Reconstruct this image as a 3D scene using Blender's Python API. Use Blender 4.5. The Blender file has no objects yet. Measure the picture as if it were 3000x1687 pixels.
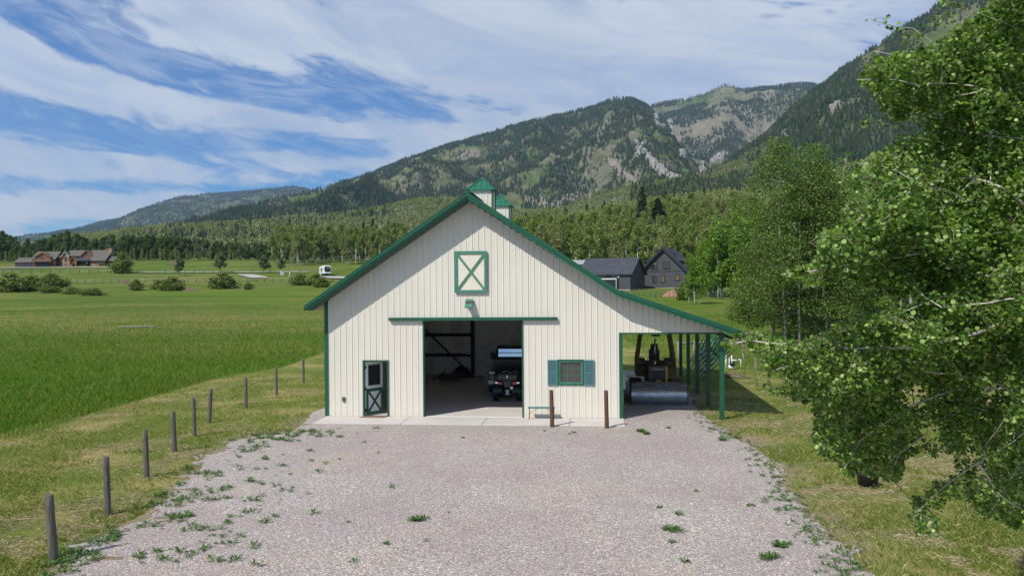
import bpy, math, random
import numpy as np
from mathutils import Vector, Matrix, Euler
rnd = random.Random(7)
NR = np.random.default_rng(11)
S = bpy.context.scene
COL = S.collection
# ------------------------------------------------------------------ camera
F, PITCH, ROLL, CZ = 2432.4, .0038, -.0075, 4.9037
cp, sp, cr, sr = math.cos(PITCH), math.sin(PITCH), math.cos(ROLL), math.sin(ROLL)
FWD = np.array([0, cp, -sp]); UP0 = np.array([0, sp, cp]); RT0 = np.array([1, 0, 0.])
CR = cr * RT0 + sr * UP0; CU = -sr * RT0 + cr * UP0
CAM = np.array([0, 0, CZ])
cd = bpy.data.cameras.new("camera"); cam = bpy.data.objects.new("camera", cd); COL.objects.link(cam)
cam.matrix_world = Matrix(((CR[0], CU[0], -FWD[0], 0), (CR[1], CU[1], -FWD[1], 0), (CR[2], CU[2], -FWD[2], CZ), (0, 0, 0, 1)))
cd.sensor_width = 36; cd.lens = 36 * F / 3000; cd.clip_end = 40000; cd.clip_start = .1
S.camera = cam
# ------------------------------------------------------------------ light
LB = Vector((.875, .918, -1.35)).normalized()      # direction the sunlight travels
EL = math.asin(-LB.z); AZ = math.atan2(-LB.x, -LB.y)
sd = bpy.data.lights.new("sun", 'SUN'); sun = bpy.data.objects.new("sun", sd); COL.objects.link(sun)
sd.energy = 4.3; sd.angle = math.radians(.5); sd.color = (1, .955, .88)
sun.rotation_euler = LB.to_track_quat('-Z', 'Y').to_euler()
S.view_settings.view_transform = 'Standard'; S.view_settings.look = 'None'
S.view_settings.exposure = 0.0; S.view_settings.gamma = 1
W = bpy.data.worlds.new("World"); S.world = W; W.use_nodes = True
def sky():
    nt = W.node_tree; N = nt.nodes; L = nt.links
    bg = N["Background"]
    st = N.new("ShaderNodeTexSky"); st.sky_type = 'NISHITA'; st.sun_disc = False
    st.sun_elevation = EL; st.sun_rotation = AZ; st.altitude = 1900; st.air_density = 1.0; st.dust_density = .3; st.ozone_density = 2.5
    tc = N.new("ShaderNodeTexCoord"); sx = N.new("ShaderNodeSeparateXYZ"); L.new(tc.outputs["Generated"], sx.inputs[0])
    def m(op, a, b=None, c=None):
        n = N.new("ShaderNodeMath"); n.operation = op
        for i, v in enumerate((a, b, c)):
            if v is None: continue
            if hasattr(v, "links"): L.new(v, n.inputs[i])
            else: n.inputs[i].default_value = v
        return n.outputs[0]
    az = m('ARCTAN2', sx.outputs[0], sx.outputs[1])
    el = m('ARCSINE', sx.outputs[2])
    # streaky cloud noise: bands descend gently to the right and flatten towards the horizon
    tilt = m('MULTIPLY', m('MINIMUM', el, .5), .75)
    v = m('ADD', el, m('MULTIPLY', az, m('MINIMUM', tilt, .25)))
    def noise(su, sv, off, detail, rough, dist):
        cv = N.new("ShaderNodeCombineXYZ"); L.new(m('MULTIPLY', az, su), cv.inputs[0]); L.new(m('MULTIPLY', v, sv), cv.inputs[1]); cv.inputs[2].default_value = off
        nn = N.new("ShaderNodeTexNoise"); nn.inputs["Scale"].default_value = 1; nn.inputs["Detail"].default_value = detail
        nn.inputs["Roughness"].default_value = rough; nn.inputs["Distortion"].default_value = dist
        L.new(cv.outputs[0], nn.inputs["Vector"]); return nn.outputs["Fac"]
    n1 = noise(6, 25, 3.1, 10, .6, .6); n2 = noise(17, 62, 8.2, 8, .65, .9)
    n3 = noise(3.5, 11, 1.7, 7, .55, .3)
    tot = m('ADD', m('MULTIPLY', m('SUBTRACT', n1, .5), 2.9), m('MULTIPLY', m('SUBTRACT', n2, .5), 1.5))
    # large cloud banks and blue gaps: (px, py, rx, ry, tilt deg, weight)
    blobs = [(110, 20, 200, 45, 22, -.8), (290, 160, 260, 38, 20, -1.0), (640, 225, 260, 40, 12, -1.0), (1010, 235, 180, 60, 12, -.9),
             (760, 270, 220, 30, 8, -.7), (130, 320, 240, 30, 4, -1.0), (330, 385, 300, 32, 3, -.9), (650, 415, 180, 20, 5, -.4), (1270, 320, 140, 40, 15, -.85),
             (200, 535, 330, 18, 2, -.8), (640, 545, 300, 20, 2, -.9), (1000, 500, 170, 25, -20, -.5), (20, 205, 120, 16, 10, -.2),
             (90, 120, 160, 28, 8, .45), (60, 215, 330, 40, 14, 1.1), (420, 270, 250, 35, 14, 1.1), (800, 345, 320, 26, 9, 1.1), (1120, 385, 300, 26, 7, 1.0), (620, 120, 240, 60, 22, 1.1),
             (980, 30, 520, 80, 3, 1.0), (1000, 120, 420, 55, 8, .5), (1500, 130, 350, 130, 15, .9), (2100, 120, 700, 240, 0, 1.15), (1650, 250, 330, 110, 0, .8),
             (900, 465, 200, 32, 6, 1.0), (520, 505, 160, 30, 10, 1.0), (140, 485, 220, 15, 2, .9), (110, 445, 180, 14, 2, .7), (400, 450, 180, 14, 4, .7), (820, 520, 160, 12, 4, .6),
             (200, 600, 420, 30, 0, 1.25), (1350, 420, 200, 45, -8, .9), (1100, 470, 130, 20, -10, .5), (500, 370, 70, 14, 8, .5), (840, 190, 120, 18, 12, .5), (300, 428, 150, 10, 4, -.9), (570, 468, 90, 10, 5, -.7), (1045, 425, 90, 24, -15, -.8), (740, 415, 150, 12, 5, -.9), (60, 468, 120, 7, 3, -.7), (1500, 300, 110, 30, 10, -.5), (1900, 130, 260, 18, -14, -.35), (2250, 60, 200, 16, -18, -.3), (1750, 60, 260, 14, 6, -.3), (440, 40, 160, 18, 25, -.6)]
    for (px, py, rx, ry, tl, w) in blobs:
        a0 = math.atan((px - 1500) / F); k = math.cos(a0); e0 = math.atan((834 - py) / F * k)
        ra = rx / F * k * k; re = ry / F * k
        c_, s_ = math.cos(math.radians(tl)), math.sin(math.radians(tl))
        da = m('SUBTRACT', az, a0); de = m('SUBTRACT', el, e0)
        p = m('SUBTRACT', m('MULTIPLY', da, c_ / ra), m('MULTIPLY', de, s_ / ra))
        q = m('ADD', m('MULTIPLY', da, s_ / re), m('MULTIPLY', de, c_ / re))
        g = m('EXPONENT', m('MULTIPLY', m('ADD', m('MULTIPLY', p, p), m('MULTIPLY', q, q)), -1))
        tot = m('ADD', tot, m('MULTIPLY', g, w * .62))
    mr = N.new("ShaderNodeMapRange"); mr.interpolation_type = 'SMOOTHSTEP'; L.new(m('ADD', tot, .1), mr.inputs[0])
    mr.inputs[1].default_value = -.26; mr.inputs[2].default_value = .5
    n4 = noise(7, 46, 5.5, 9, .66, 1.2); n5 = noise(5, 17, 9.4, 8, .62, .8)
    def sm(x, a, b):
        q = N.new("ShaderNodeMapRange"); q.interpolation_type = 'SMOOTHSTEP'; L.new(x, q.inputs[0]); q.inputs[1].default_value = a; q.inputs[2].default_value = b; return q.outputs[0]
    wisp = m('MULTIPLY', sm(n4, .42, .72), .55)
    cov = m('MAXIMUM', m('MULTIPLY', mr.outputs[0], m('ADD', .62, m('MULTIPLY', sm(n5, .3, .62), .34))), wisp)
    cc = N.new("ShaderNodeMixRGB"); L.new(m('MULTIPLY', m('SUBTRACT', n3, .2), 1.5), cc.inputs[0])
    cc.inputs[1].default_value = (.95, 1.0, 1.07, 1); cc.inputs[2].default_value = (.7, .77, .88, 1)
    sk = N.new("ShaderNodeHueSaturation"); sk.inputs["Saturation"].default_value = 1.35; sk.inputs["Value"].default_value = .1
    L.new(st.outputs[0], sk.inputs["Color"])
    tn = N.new("ShaderNodeMixRGB"); tn.blend_type = 'MULTIPLY'; tn.inputs[0].default_value = 1; L.new(sk.outputs[0], tn.inputs[1]); tn.inputs[2].default_value = (.68, 1.0, 1.25, 1)
    mx = N.new("ShaderNodeMixRGB"); L.new(cov, mx.inputs[0]); L.new(tn.outputs[0], mx.inputs[1])
    cs = N.new("ShaderNodeMixRGB"); cs.blend_type = 'MULTIPLY'; cs.inputs[0].default_value = 1; L.new(cc.outputs[0], cs.inputs[1]); cs.inputs[2].default_value = (.88, .88, .88, 1)
    L.new(cs.outputs[0], mx.inputs[2]); 
    sc = N.new("ShaderNodeMixRGB"); sc.blend_type = 'MULTIPLY'; sc.inputs[0].default_value = 1; L.new(mx.outputs[0], sc.inputs[1]); sc.inputs[2].default_value = (10, 10, 10, 1)
    L.new(sc.outputs[0], bg.inputs[0]); bg.inputs[1].default_value = .1
sky()
# ------------------------------------------------------------------ geometry helpers
def smooth(a, b, x):
    t = np.clip((np.asarray(x, float) - a) / (b - a), 0, 1); return t * t * (3 - 2 * t)
def vn(x, y, seed=0):
    x = np.asarray(x, float); y = np.asarray(y, float)
    xi = np.floor(x).astype(np.int64); yi = np.floor(y).astype(np.int64); fx = x - xi; fy = y - yi
    fx = fx * fx * (3 - 2 * fx); fy = fy * fy * (3 - 2 * fy)
    def h(a, b):
        v = (a * 374761393 + b * 668265263 + seed * 1442695041) & 0xffffffff
        v = ((v ^ (v >> 13)) * 1274126177) & 0xffffffff
        return ((v ^ (v >> 16)) & 0xffffff) / 0xffffff
    a = h(xi, yi); b = h(xi + 1, yi); c = h(xi, yi + 1); d = h(xi + 1, yi + 1)
    return (a + (b - a) * fx) * (1 - fy) + (c + (d - c) * fx) * fy
def fbm(x, y, seed=0, o=5):
    s = 0; a = .5; t = 0
    for i in range(o):
        s = s + a * vn(x, y, seed + i * 17); t += a; a *= .5; x = x * 2.03 + 11.3; y = y * 2.03 + 5.7
    return s / t
def hz(px): return 834.3 - .0075 * (px - 1500)
PX = [0, 45, 80, 120, 175, 235, 310, 343, 410, 500, 1000, 3000, 9000]
PZ = [0, 0, .7, 2.0, 4.1, 6.3, 10.7, 13.4, 18, 24, 52, 160, 470]
RIDGE = [  # depth, width, crest points (px, py), gully size
    (7500, 3000, [(120, 705), (180, 692), (240, 682), (310, 660), (390, 634), (470, 602), (512, 586), (580, 577), (650, 568), (720, 562), (790, 555), (862, 548), (897, 552), (920, 562), (980, 590), (1100, 640)], .5),
    (3300, 1700, [(420, 730), (600, 690), (760, 640), (862, 603), (900, 588), (920, 578), (990, 552), (1110, 511), (1220, 468), (1340, 424), (1455, 385), (1570, 358), (1690, 329), (1745, 315), (1790, 300), (1830, 291), (1865, 300), (1905, 322), (1960, 380), (2010, 470), (2080, 590)], 1.7),
    (4700, 2300, [(1500, 520), (1700, 350), (1850, 318), (2000, 296), (2080, 272), (2126, 250), (2180, 262), (2270, 256), (2360, 246), (2420, 254), (2600, 275), (3000, 300), (3300, 330)], .8),
    (1900, 1150, [(1780, 640), (1900, 600), (1990, 560), (2070, 535), (2120, 505), (2180, 452), (2260, 395), (2330, 330), (2410, 274), (2480, 228), (2560, 176), (2680, 105), (2800, 32), (2950, -50), (3300, -220), (3700, -300)], 1.3),
    (2100, 700, [(380, 735), (450, 706), (560, 674), (650, 642), (700, 626), (840, 620), (920, 628), (1050, 650), (1300, 700)], .5),
    (1250, 560, [(200, 740), (400, 712), (580, 696), (815, 672), (1050, 643), (1220, 605), (1340, 602), (1450, 640), (1700, 645), (2200, 640)], .3)]
def H(x, y):
    x = np.asarray(x, float); y = np.asarray(y, float)
    yy = np.maximum(y, 1.); u = x / yy
    b = np.interp(yy, PX, PZ)
    b = b + smooth(-.15, .3, u) * np.clip(yy - 190, 0, 480) * .078
    b = b + (fbm(x / 30, y / 30, 3, 3) - .5) * 1.3 * smooth(90, 260, yy) * (1 + yy / 1200)
    z = b
    if np.max(yy) > 450:
        px = u * F + 1500
        for k, (yk, w, pts, gl) in enumerate(RIDGE):
            P = np.array(pts, float); py = np.interp(px, P[:, 0], P[:, 1])
            ww = (hz(px) - py) / F
            zc = CZ + ww * yk
            fade = smooth(P[0, 0] - 250, P[0, 0], px)
            t = (yk - yy) / w
            # wandering spurs
            wob = (fbm(x / 420, yy / 900, 40 + k, 4) - .5)
            g = np.where(t >= 0, np.clip(1 - np.clip(t + wob * .55 * np.clip(t * 3, 0, 1), 0, 1), 0, 1) ** 1.12, np.exp(-(t / .45) ** 2))
            r = 1 - np.abs(2 * fbm(x / 260 + k * 9, yy / 520, 60 + k, 5) - 1)
            zz = b + (zc - b) * fade * g + (r - .72) * 95 * gl * np.clip(g * (1 - g) * 4, 0, 1) * fade
            z = np.maximum(z, zz)
        z = z + (fbm(x / 55, y / 55, 90, 4) - .5) * 14 * smooth(700, 1600, yy)
    return z
def ray(px, py): return FWD + CR * (px - 1500) / F - CU * (py - 843.5) / F
def hit(px, py, y0=10., y1=9000.):
    r = ray(px, py); ys = np.geomspace(y0, y1, 1500); x = ys * r[0] / r[1]; z = CZ + ys * r[2] / r[1]
    d = z - H(x, ys); i = int(np.argmax(d < 0))
    if d[i] >= 0: return None
    if i == 0: yv = ys[0]
    else: yv = ys[i - 1] + (ys[i] - ys[i - 1]) * d[i - 1] / (d[i - 1] - d[i])
    xv = yv * r[0] / r[1]; return Vector((xv, yv, float(H(xv, yv))))
def pt(px, py, D):
    r = ray(px, py); r = r * D / r[1]; return Vector(CAM + r)
def onground(px, D):
    x = (px - 1500) / F * D; return Vector((x, D, float(H(x, D))))
BX0, BY0, YAW = -7.0084, 31.2021, .0987
bs, bc = math.sin(YAW), math.cos(YAW)
def B(x, y, z=0): return Vector((BX0 + x * bc + y * bs, BY0 - x * bs + y * bc, z))

class MB:
    def __init__(s): s.v = []; s.f = []; s.sm = []
    def add(s, vs, fs, smooth=False):
        n = len(s.v); s.v += [tuple(v) for v in vs]; s.f += [tuple(i + n for i in f) for f in fs]; s.sm += [smooth] * len(fs); return s
    def box(s, a, b, M=None):
        x0, y0, z0 = a; x1, y1, z1 = b
        vs = [Vector(p) for p in ((x0, y0, z0), (x1, y0, z0), (x1, y1, z0), (x0, y1, z0), (x0, y0, z1), (x1, y0, z1), (x1, y1, z1), (x0, y1, z1))]
        if M: vs = [M @ v for v in vs]
        return s.add(vs, [(0, 3, 2, 1), (4, 5, 6, 7), (0, 1, 5, 4), (1, 2, 6, 5), (2, 3, 7, 6), (3, 0, 4, 7)])
    def bar(s, a, b, w, h, up=(0, 0, 1)):
        a = Vector(a); b = Vector(b); d = (b - a).normalized(); u = Vector(up)
        if abs(d.dot(u)) > .98: u = Vector((0, 1, 0))
        sx = d.cross(u).normalized() * w / 2; uz = sx.cross(d).normalized() * h / 2
        vs = [a - sx - uz, a + sx - uz, a + sx + uz, a - sx + uz, b - sx - uz, b + sx - uz, b + sx + uz, b - sx + uz]
        return s.add(vs, [(0, 1, 2, 3), (7, 6, 5, 4), (0, 4, 5, 1), (1, 5, 6, 2), (2, 6, 7, 3), (3, 7, 4, 0)])
    def tube(s, pts, rs, n=8, caps=True, jit=0):
        pts = [Vector(p) for p in pts]
        if not hasattr(rs, '__len__'): rs = [rs] * len(pts)
        base = len(s.v); X = None
        for i, p in enumerate(pts):
            d = (pts[min(i + 1, len(pts) - 1)] - pts[max(i - 1, 0)]).normalized()
            if X is None:
                a = Vector((0, 0, 1)) if abs(d.z) < .9 else Vector((1, 0, 0)); X = a.cross(d).normalized()
            X = (X - d * X.dot(d)).normalized(); Y = d.cross(X)
            for k in range(n):
                t = 2 * math.pi * k / n; r = rs[i] * (1 + (rnd.random() - .5) * jit)
                s.v.append(tuple(p + (X * math.cos(t) + Y * math.sin(t)) * r))
        for i in range(len(pts) - 1):
            for k in range(n):
                a = base + i * n + k; b = base + i * n + (k + 1) % n
                s.f.append((a, b, b + n, a + n)); s.sm.append(True)
        if caps:
            s.f.append(tuple(base + k for k in reversed(range(n)))); s.sm.append(False)
            e = base + (len(pts) - 1) * n; s.f.append(tuple(e + k for k in range(n))); s.sm.append(False)
        return s
    def cyl(s, c, axis, r, h, n=20):
        c = Vector(c); a = Vector(axis).normalized(); return s.tube([c - a * h / 2, c + a * h / 2], r, n)
    def prism(s, poly, axis, a, b):
        # poly: 2-D points in the plane normal to axis ('x': (y,z), 'y': (x,z), 'z': (x,y))
        def P(p, t): return {'x': (t, p[0], p[1]), 'y': (p[0], t, p[1]), 'z': (p[0], p[1], t)}[axis]
        n = len(poly); vs = [P(p, a) for p in poly] + [P(p, b) for p in poly]
        fs = [tuple(range(n)), tuple(reversed(range(n, 2 * n)))] + [(i, i + n, (i + 1) % n + n, (i + 1) % n) for i in range(n)]
        return s.add(vs, fs)
    def build(s, name, m, parent=None, loc=None, bevel=0):
        me = bpy.data.meshes.new(name); me.from_pydata(s.v, [], s.f); me.update()
        me.polygons.foreach_set("use_smooth", s.sm)
        me.materials.append(m); o = bpy.data.objects.new(name, me); COL.objects.link(o)
        if parent: o.parent = parent
        if loc is not None: o.location = loc
        import bmesh
        bm = bmesh.new(); bm.from_mesh(me); bmesh.ops.recalc_face_normals(bm, faces=bm.faces)
        bm.to_mesh(me); bm.free()
        if bevel:
            bv = o.modifiers.new("bevel", 'BEVEL'); bv.width = bevel; bv.segments = 2; bv.limit_method = 'ANGLE'
        return o
def arr_mesh(name, V, Fc, m, parent=None, sm=False):
    me = bpy.data.meshes.new(name); V = np.asarray(V, np.float32).reshape(-1, 3); Fc = np.asarray(Fc, np.int32); k = Fc.shape[1]; n = len(Fc)
    me.vertices.add(len(V)); me.vertices.foreach_set("co", V.ravel())
    me.loops.add(n * k); me.loops.foreach_set("vertex_index", Fc.ravel())
    me.polygons.add(n); me.polygons.foreach_set("loop_start", np.arange(0, n * k, k, dtype=np.int32))
    try: me.polygons.foreach_set("loop_total", np.full(n, k, np.int32))
    except Exception: pass
    me.polygons.foreach_set("use_smooth", np.full(n, sm)); me.update(calc_edges=True); me.validate()
    me.materials.append(m); o = bpy.data.objects.new(name, me); COL.objects.link(o)
    if parent: o.parent = parent
    return o
def tag(o, label=None, cat=None, group=None, kind=None):
    if label: o["label"] = label
    if cat: o["category"] = cat
    if group: o["group"] = group
    if kind: o["kind"] = kind
    return o
def empty(name, loc=(0, 0, 0), rz=0, label=None, cat=None, group=None):
    o = bpy.data.objects.new(name, None); COL.objects.link(o); o.location = loc; o.rotation_euler = (0, 0, rz); o.empty_display_size = .3
    return tag(o, label, cat, group)
KIDS = {}
def copy_tree(o, parent=None):
    c = o.copy(); COL.objects.link(c)
    if parent: c.parent = parent
    for ch in KIDS.get(o.name, []): copy_tree(ch, c)
    return c
def reg(o, *ch): KIDS[o.name] = list(ch)
# ------------------------------------------------------------------ materials
def ln(c): return tuple((x / 12.92 if x <= .04045 else ((x + .055) / 1.055) ** 2.4) for x in [v / 255 for v in c]) + (1,)
class MT:
    def __init__(s, name):
        s.m = bpy.data.materials.new(name); s.m.use_nodes = True; s.nt = s.m.node_tree; s.N = s.nt.nodes; s.L = s.nt.links
        s.b = s.N["Principled BSDF"]; s.out = s.N["Material Output"]
    def lk(s, a, b): s.L.new(a, b)
    def set(s, sock, v):
        if hasattr(v, "links"): s.L.new(v, sock)
        else: sock.default_value = v
    def coord(s, kind="Object", sc=(1, 1, 1)):
        if kind == "Pos": g = s.N.new("ShaderNodeNewGeometry"); o = g.outputs["Position"]
        else: t = s.N.new("ShaderNodeTexCoord"); o = t.outputs[kind]
        mp = s.N.new("ShaderNodeMapping"); mp.inputs["Scale"].default_value = sc; s.lk(o, mp.inputs[0]); return mp.outputs[0]
    def noise(s, vec, scale, detail=4, rough=.55, dist=0):
        n = s.N.new("ShaderNodeTexNoise"); s.lk(vec, n.inputs["Vector"]); n.inputs["Scale"].default_value = scale; n.inputs["Detail"].default_value = detail; n.inputs["Roughness"].default_value = rough; n.inputs["Distortion"].default_value = dist; return n.outputs["Fac"]
    def vor(s, vec, scale, out="Color", feat='F1'):
        n = s.N.new("ShaderNodeTexVoronoi"); n.feature = feat; s.lk(vec, n.inputs["Vector"]); n.inputs["Scale"].default_value = scale; return n.outputs[out]
    def ramp(s, f, stops):
        n = s.N.new("ShaderNodeValToRGB"); s.lk(f, n.inputs[0]); e = n.color_ramp.elements
        while len(e) < len(stops): e.new(.5)
        for i, (p, c) in enumerate(stops):
            e[i].position = p; e[i].color = c if hasattr(c, '__len__') else (c, c, c, 1)
        return n.outputs[0]
    def mix(s, f, a, b, mode='MIX'):
        n = s.N.new("ShaderNodeMixRGB"); n.blend_type = mode; s.set(n.inputs[0], f); s.set(n.inputs[1], a); s.set(n.inputs[2], b); return n.outputs[0]
    def math(s, op, a, b=0):
        n = s.N.new("ShaderNodeMath"); n.operation = op; s.set(n.inputs[0], a); s.set(n.inputs[1], b); return n.outputs[0]
    def attr(s, name):
        n = s.N.new("ShaderNodeAttribute"); n.attribute_name = name; return n.outputs["Fac"]
    def isl(s):
        n = s.N.new("ShaderNodeNewGeometry"); return n.outputs["Random Per Island"]
    def oi(s):
        n = s.N.new("ShaderNodeObjectInfo"); return n.outputs["Random"]
    def bump(s, h, strength=.3, dist=.02):
        n = s.N.new("ShaderNodeBump"); s.lk(h, n.inputs["Height"]); n.inputs["Strength"].default_value = strength; n.inputs["Distance"].default_value = dist; s.lk(n.outputs[0], s.b.inputs["Normal"])
    def done(s, col, rough=.6, metal=0, spec=.5):
        s.set(s.b.inputs["Base Color"], col); s.set(s.b.inputs["Roughness"], rough); s.b.inputs["Metallic"].default_value = metal
        s.b.inputs["Specular IOR Level"].default_value = spec; return s.m
def simple(name, c, rough=.6, metal=0, var=.15, sc=3, bump=0, spec=.5, stretch=(1, 1, 1)):
    t = MT(name); v = t.coord("Object", stretch); n = t.noise(v, sc, 6, .6)
    lo = tuple(x * (1 - var) for x in c[:3]) + (1,); hi = tuple(min(1, x * (1 + var)) for x in c[:3]) + (1,)
    col = t.ramp(n, [(.3, lo), (.7, hi)])
    if bump: t.bump(t.noise(v, sc * 8, 5), bump, .01)
    return t.done(col, rough, metal, spec)
def leafmat(name, stops, trans=.35, rough=.5, spec=.3, obj=.12, posn=0):
    t = MT(name); col = t.ramp(t.isl(), stops)
    col = t.mix(t.math('MULTIPLY', t.oi(), obj * 2), col, t.mix(1.0, col, (.55, .62, .5, 1), 'MULTIPLY'))
    if posn:
        v = t.coord("Pos", (.3, 1, 1)); n = t.noise(v, posn, 5, .6)
        col = t.mix(t.ramp(n, [(.4, 0.), (.7, .6)]), col, t.mix(.5, t.mix(1.0, col, (1.3, .92, .9, 1), 'MULTIPLY'), (.16, .15, .05, 1)))
    t.set(t.b.inputs["Base Color"], col); t.b.inputs["Roughness"].default_value = rough; t.b.inputs["Specular IOR Level"].default_value = spec
    tr = t.N.new("ShaderNodeBsdfTranslucent"); t.lk(t.mix(1.0, col, (1.5, 1.6, .7, 1), 'MULTIPLY'), tr.inputs[0])
    ms = t.N.new("ShaderNodeMixShader"); ms.inputs[0].default_value = trans; t.lk(t.b.outputs[0], ms.inputs[1]); t.lk(tr.outputs[0], ms.inputs[2]); t.lk(ms.outputs[0], t.out.inputs[0])
    return t.m
M = {}
def siding(name, c, dirt=.1, ax=(1, 1, .12)):
    t = MT(name); v = t.coord("Object", ax); n = t.noise(v, 5, 6, .6); v2 = t.coord("Object"); n2 = t.noise(v2, .9, 4, .5)
    col = t.ramp(n, [(.3, tuple(x * .93 for x in c[:3]) + (1,)), (.7, c)]); col = t.mix(t.math('MULTIPLY', n2, dirt), col, (.32, .27, .2, 1))
    sx = t.N.new("ShaderNodeSeparateXYZ"); t.lk(v2, sx.inputs[0])
    low = t.math('MULTIPLY', t.ramp(t.math('ADD', t.math('MULTIPLY', sx.outputs[2], 1.6), t.math('MULTIPLY', n2, .5)), [(.1, 1.), (.75, 0.)]), dirt * 2.2)
    cell = t.math('FLOOR', t.math('MULTIPLY', t.math('ADD', sx.outputs[0], sx.outputs[1]), 1 / .9144)); wn_ = t.N.new("ShaderNodeTexWhiteNoise"); wn_.noise_dimensions = '1D'; t.lk(cell, wn_.inputs["W"])
    col = t.mix(t.math('MULTIPLY', wn_.outputs["Value"], .16), col, (.62, .57, .48, 1))
    return t.done(t.mix(low, col, (.38, .32, .25, 1)), .42, 0, .45)
M['siding'] = siding('cream_metal_siding', (.73, .69, .60, 1), .09)
M['green'] = simple('green_trim_paint', (.011, .088, .044, 1), .42, var=.12, sc=2)
M['green_roof'] = simple('green_roof_metal', (.016, .135, .078, 1), .38, var=.12, sc=2)
M['green_faded'] = simple('faded_green_paint', (.05, .2, .135, 1), .6, var=.18, sc=4)
M['shutter'] = simple('blue_green_shutter', (.07, .17, .19, 1), .55, var=.08)
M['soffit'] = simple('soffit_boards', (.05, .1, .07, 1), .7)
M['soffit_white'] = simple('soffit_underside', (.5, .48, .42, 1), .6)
M['inner'] = simple('bare_inner_metal', (.8, .8, .78, 1), .5, var=.25, sc=1.2, stretch=(1, 1, .3))
M['girt'] = simple('dark_wood_framing', (.035, .03, .026, 1), .8, var=.3, sc=6)
M['panelgray'] = simple('gray_door_panel', (.78, .78, .76, 1), .5)
M['white'] = simple('white_paint', (.75, .75, .73, 1), .45, var=.05)
M['cream'] = simple('cream_board', (.72, .67, .55, 1), .5, var=.06)
M['black'] = simple('black_plastic', (.012, .012, .013, 1), .45, var=.2)
M['rubber'] = simple('tyre_rubber', (.022, .022, .022, 1), .75, var=.3, sc=12)
M['steel'] = simple('worn_steel', (.45, .45, .46, 1), .35, 1, .25, 5)
M['chrome'] = simple('bright_metal', (.7, .7, .7, 1), .2, 1, .05)
M['darksteel'] = simple('dark_painted_steel', (.09, .09, .092, 1), .5, .3, .3, 6)
M['meter'] = simple('gray_utility_box', (.42, .47, .47, 1), .5, var=.06)
M['rust'] = simple('rusty_brown', (.16, .07, .035, 1), .85, var=.4, sc=9)
M['mat'] = simple('doormat_fibre', (.27, .16, .10, 1), .95, var=.3, sc=22, bump=.4)
def glassm(name, c, r=.06, metal=0, spec=.8):
    t = MT(name); return t.done(c, r, metal, spec)
M['glass'] = glassm('window_glass', (.03, .025, .025, 1), .08)
M['winglass'] = glassm('screened_glass', (.075, .06, .055, 1), .2)
M['mirrorglass'] = glassm('truck_glass', (.5, .6, .62, 1), .03, .9)
M['redlamp'] = glassm('red_lens', (.75, .02, .03, 1), .2)
M['darkred'] = glassm('dark_red_lens', (.16, .02, .03, 1), .2)
def wood(name, a, b, sc=5, bump=.5):
    t = MT(name); v = t.coord("Object", (1, 1, .12)); n = t.noise(v, sc * 4, 8, .65, .4); n2 = t.noise(t.coord("Object"), sc * .5, 4)
    col = t.ramp(n, [(.3, a), (.68, b)]); col = t.mix(t.math('MULTIPLY', n2, .4), col, (.09, .1, .08, 1)); t.bump(n, bump, .012); return t.done(col, .85, 0, .2)
M['post_gray'] = wood('weathered_post', (.05, .045, .038, 1), (.2, .18, .15, 1))
M['post_brown'] = wood('brown_treated_post', (.055, .026, .014, 1), (.17, .085, .045, 1))
M['post_light'] = wood('gray_rail_wood', (.16, .14, .12, 1), (.34, .31, .27, 1))
M['plank'] = wood('pale_plank', (.3, .28, .25, 1), (.5, .48, .44, 1))
M['logwood'] = wood('log_siding', (.06, .024, .012, 1), (.19, .075, .03, 1))
M['orangewood'] = wood('orange_board_siding', (.2, .075, .03, 1), (.36, .14, .055, 1))
def bark(name, a, b, c):
    t = MT(name); v = t.coord("Object", (1, 1, 1)); n = t.noise(v, 9, 5, .6); n2 = t.noise(t.coord("Object", (1, 1, 3.5)), 5, 4, .6)
    col = t.ramp(n, [(.35, a), (.65, b)]); col = t.mix(t.ramp(n2, [(.62, 0.), (.68, 1.)]), col, c); t.bump(n, .3, .01); return t.done(col, .8, 0, .25)
M['aspen_bark'] = bark('aspen_bark', (.38, .35, .28, 1), (.56, .53, .45, 1), (.04, .035, .03, 1))
M['twig'] = bark('twig_bark', (.17, .13, .08, 1), (.33, .28, .19, 1), (.08, .06, .04, 1))
M['gray_bark'] = bark('gray_aspen_bark', (.17, .155, .13, 1), (.33, .31, .27, 1), (.05, .045, .04, 1))
M['dark_bark'] = bark('dark_bark', (.06, .05, .04, 1), (.13, .11, .09, 1), (.03, .025, .02, 1))
M['white_bark'] = bark('white_bark', (.5, .49, .46, 1), (.68, .67, .63, 1), (.12, .11, .1, 1))
M['leaf'] = leafmat('aspen_leaf', [(0, (.042, .095, .014, 1)), (.3, (.08, .16, .024, 1)), (.6, (.13, .235, .036, 1)), (.82, (.21, .33, .065, 1)), (.93, (.36, .46, .14, 1)), (1, (.48, .57, .24, 1))], .4, .38, .45, .0)
M['leaf_aspen'] = leafmat('aspen_foliage', [(0, (.12, .165, .03, 1)), (.5, (.2, .27, .055, 1)), (.9, (.28, .36, .09, 1)), (1, (.37, .45, .16, 1))], .35)
M['leaf_bright'] = leafmat('bright_aspen_foliage', [(0, (.09, .17, .018, 1)), (.5, (.16, .27, .03, 1)), (.9, (.24, .37, .05, 1)), (1, (.32, .44, .1, 1))], .4)
M['leaf_pale'] = leafmat('pale_aspen_foliage', [(0, (.15, .17, .055, 1)), (.5, (.23, .26, .085, 1)), (.9, (.3, .33, .12, 1)), (1, (.4, .4, .22, 1))], .35)
M['leaf_dark'] = leafmat('cottonwood_foliage', [(0, (.04, .075, .016, 1)), (.5, (.08, .13, .028, 1)), (.9, (.13, .195, .045, 1)), (1, (.18, .25, .07, 1))], .3)
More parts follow.
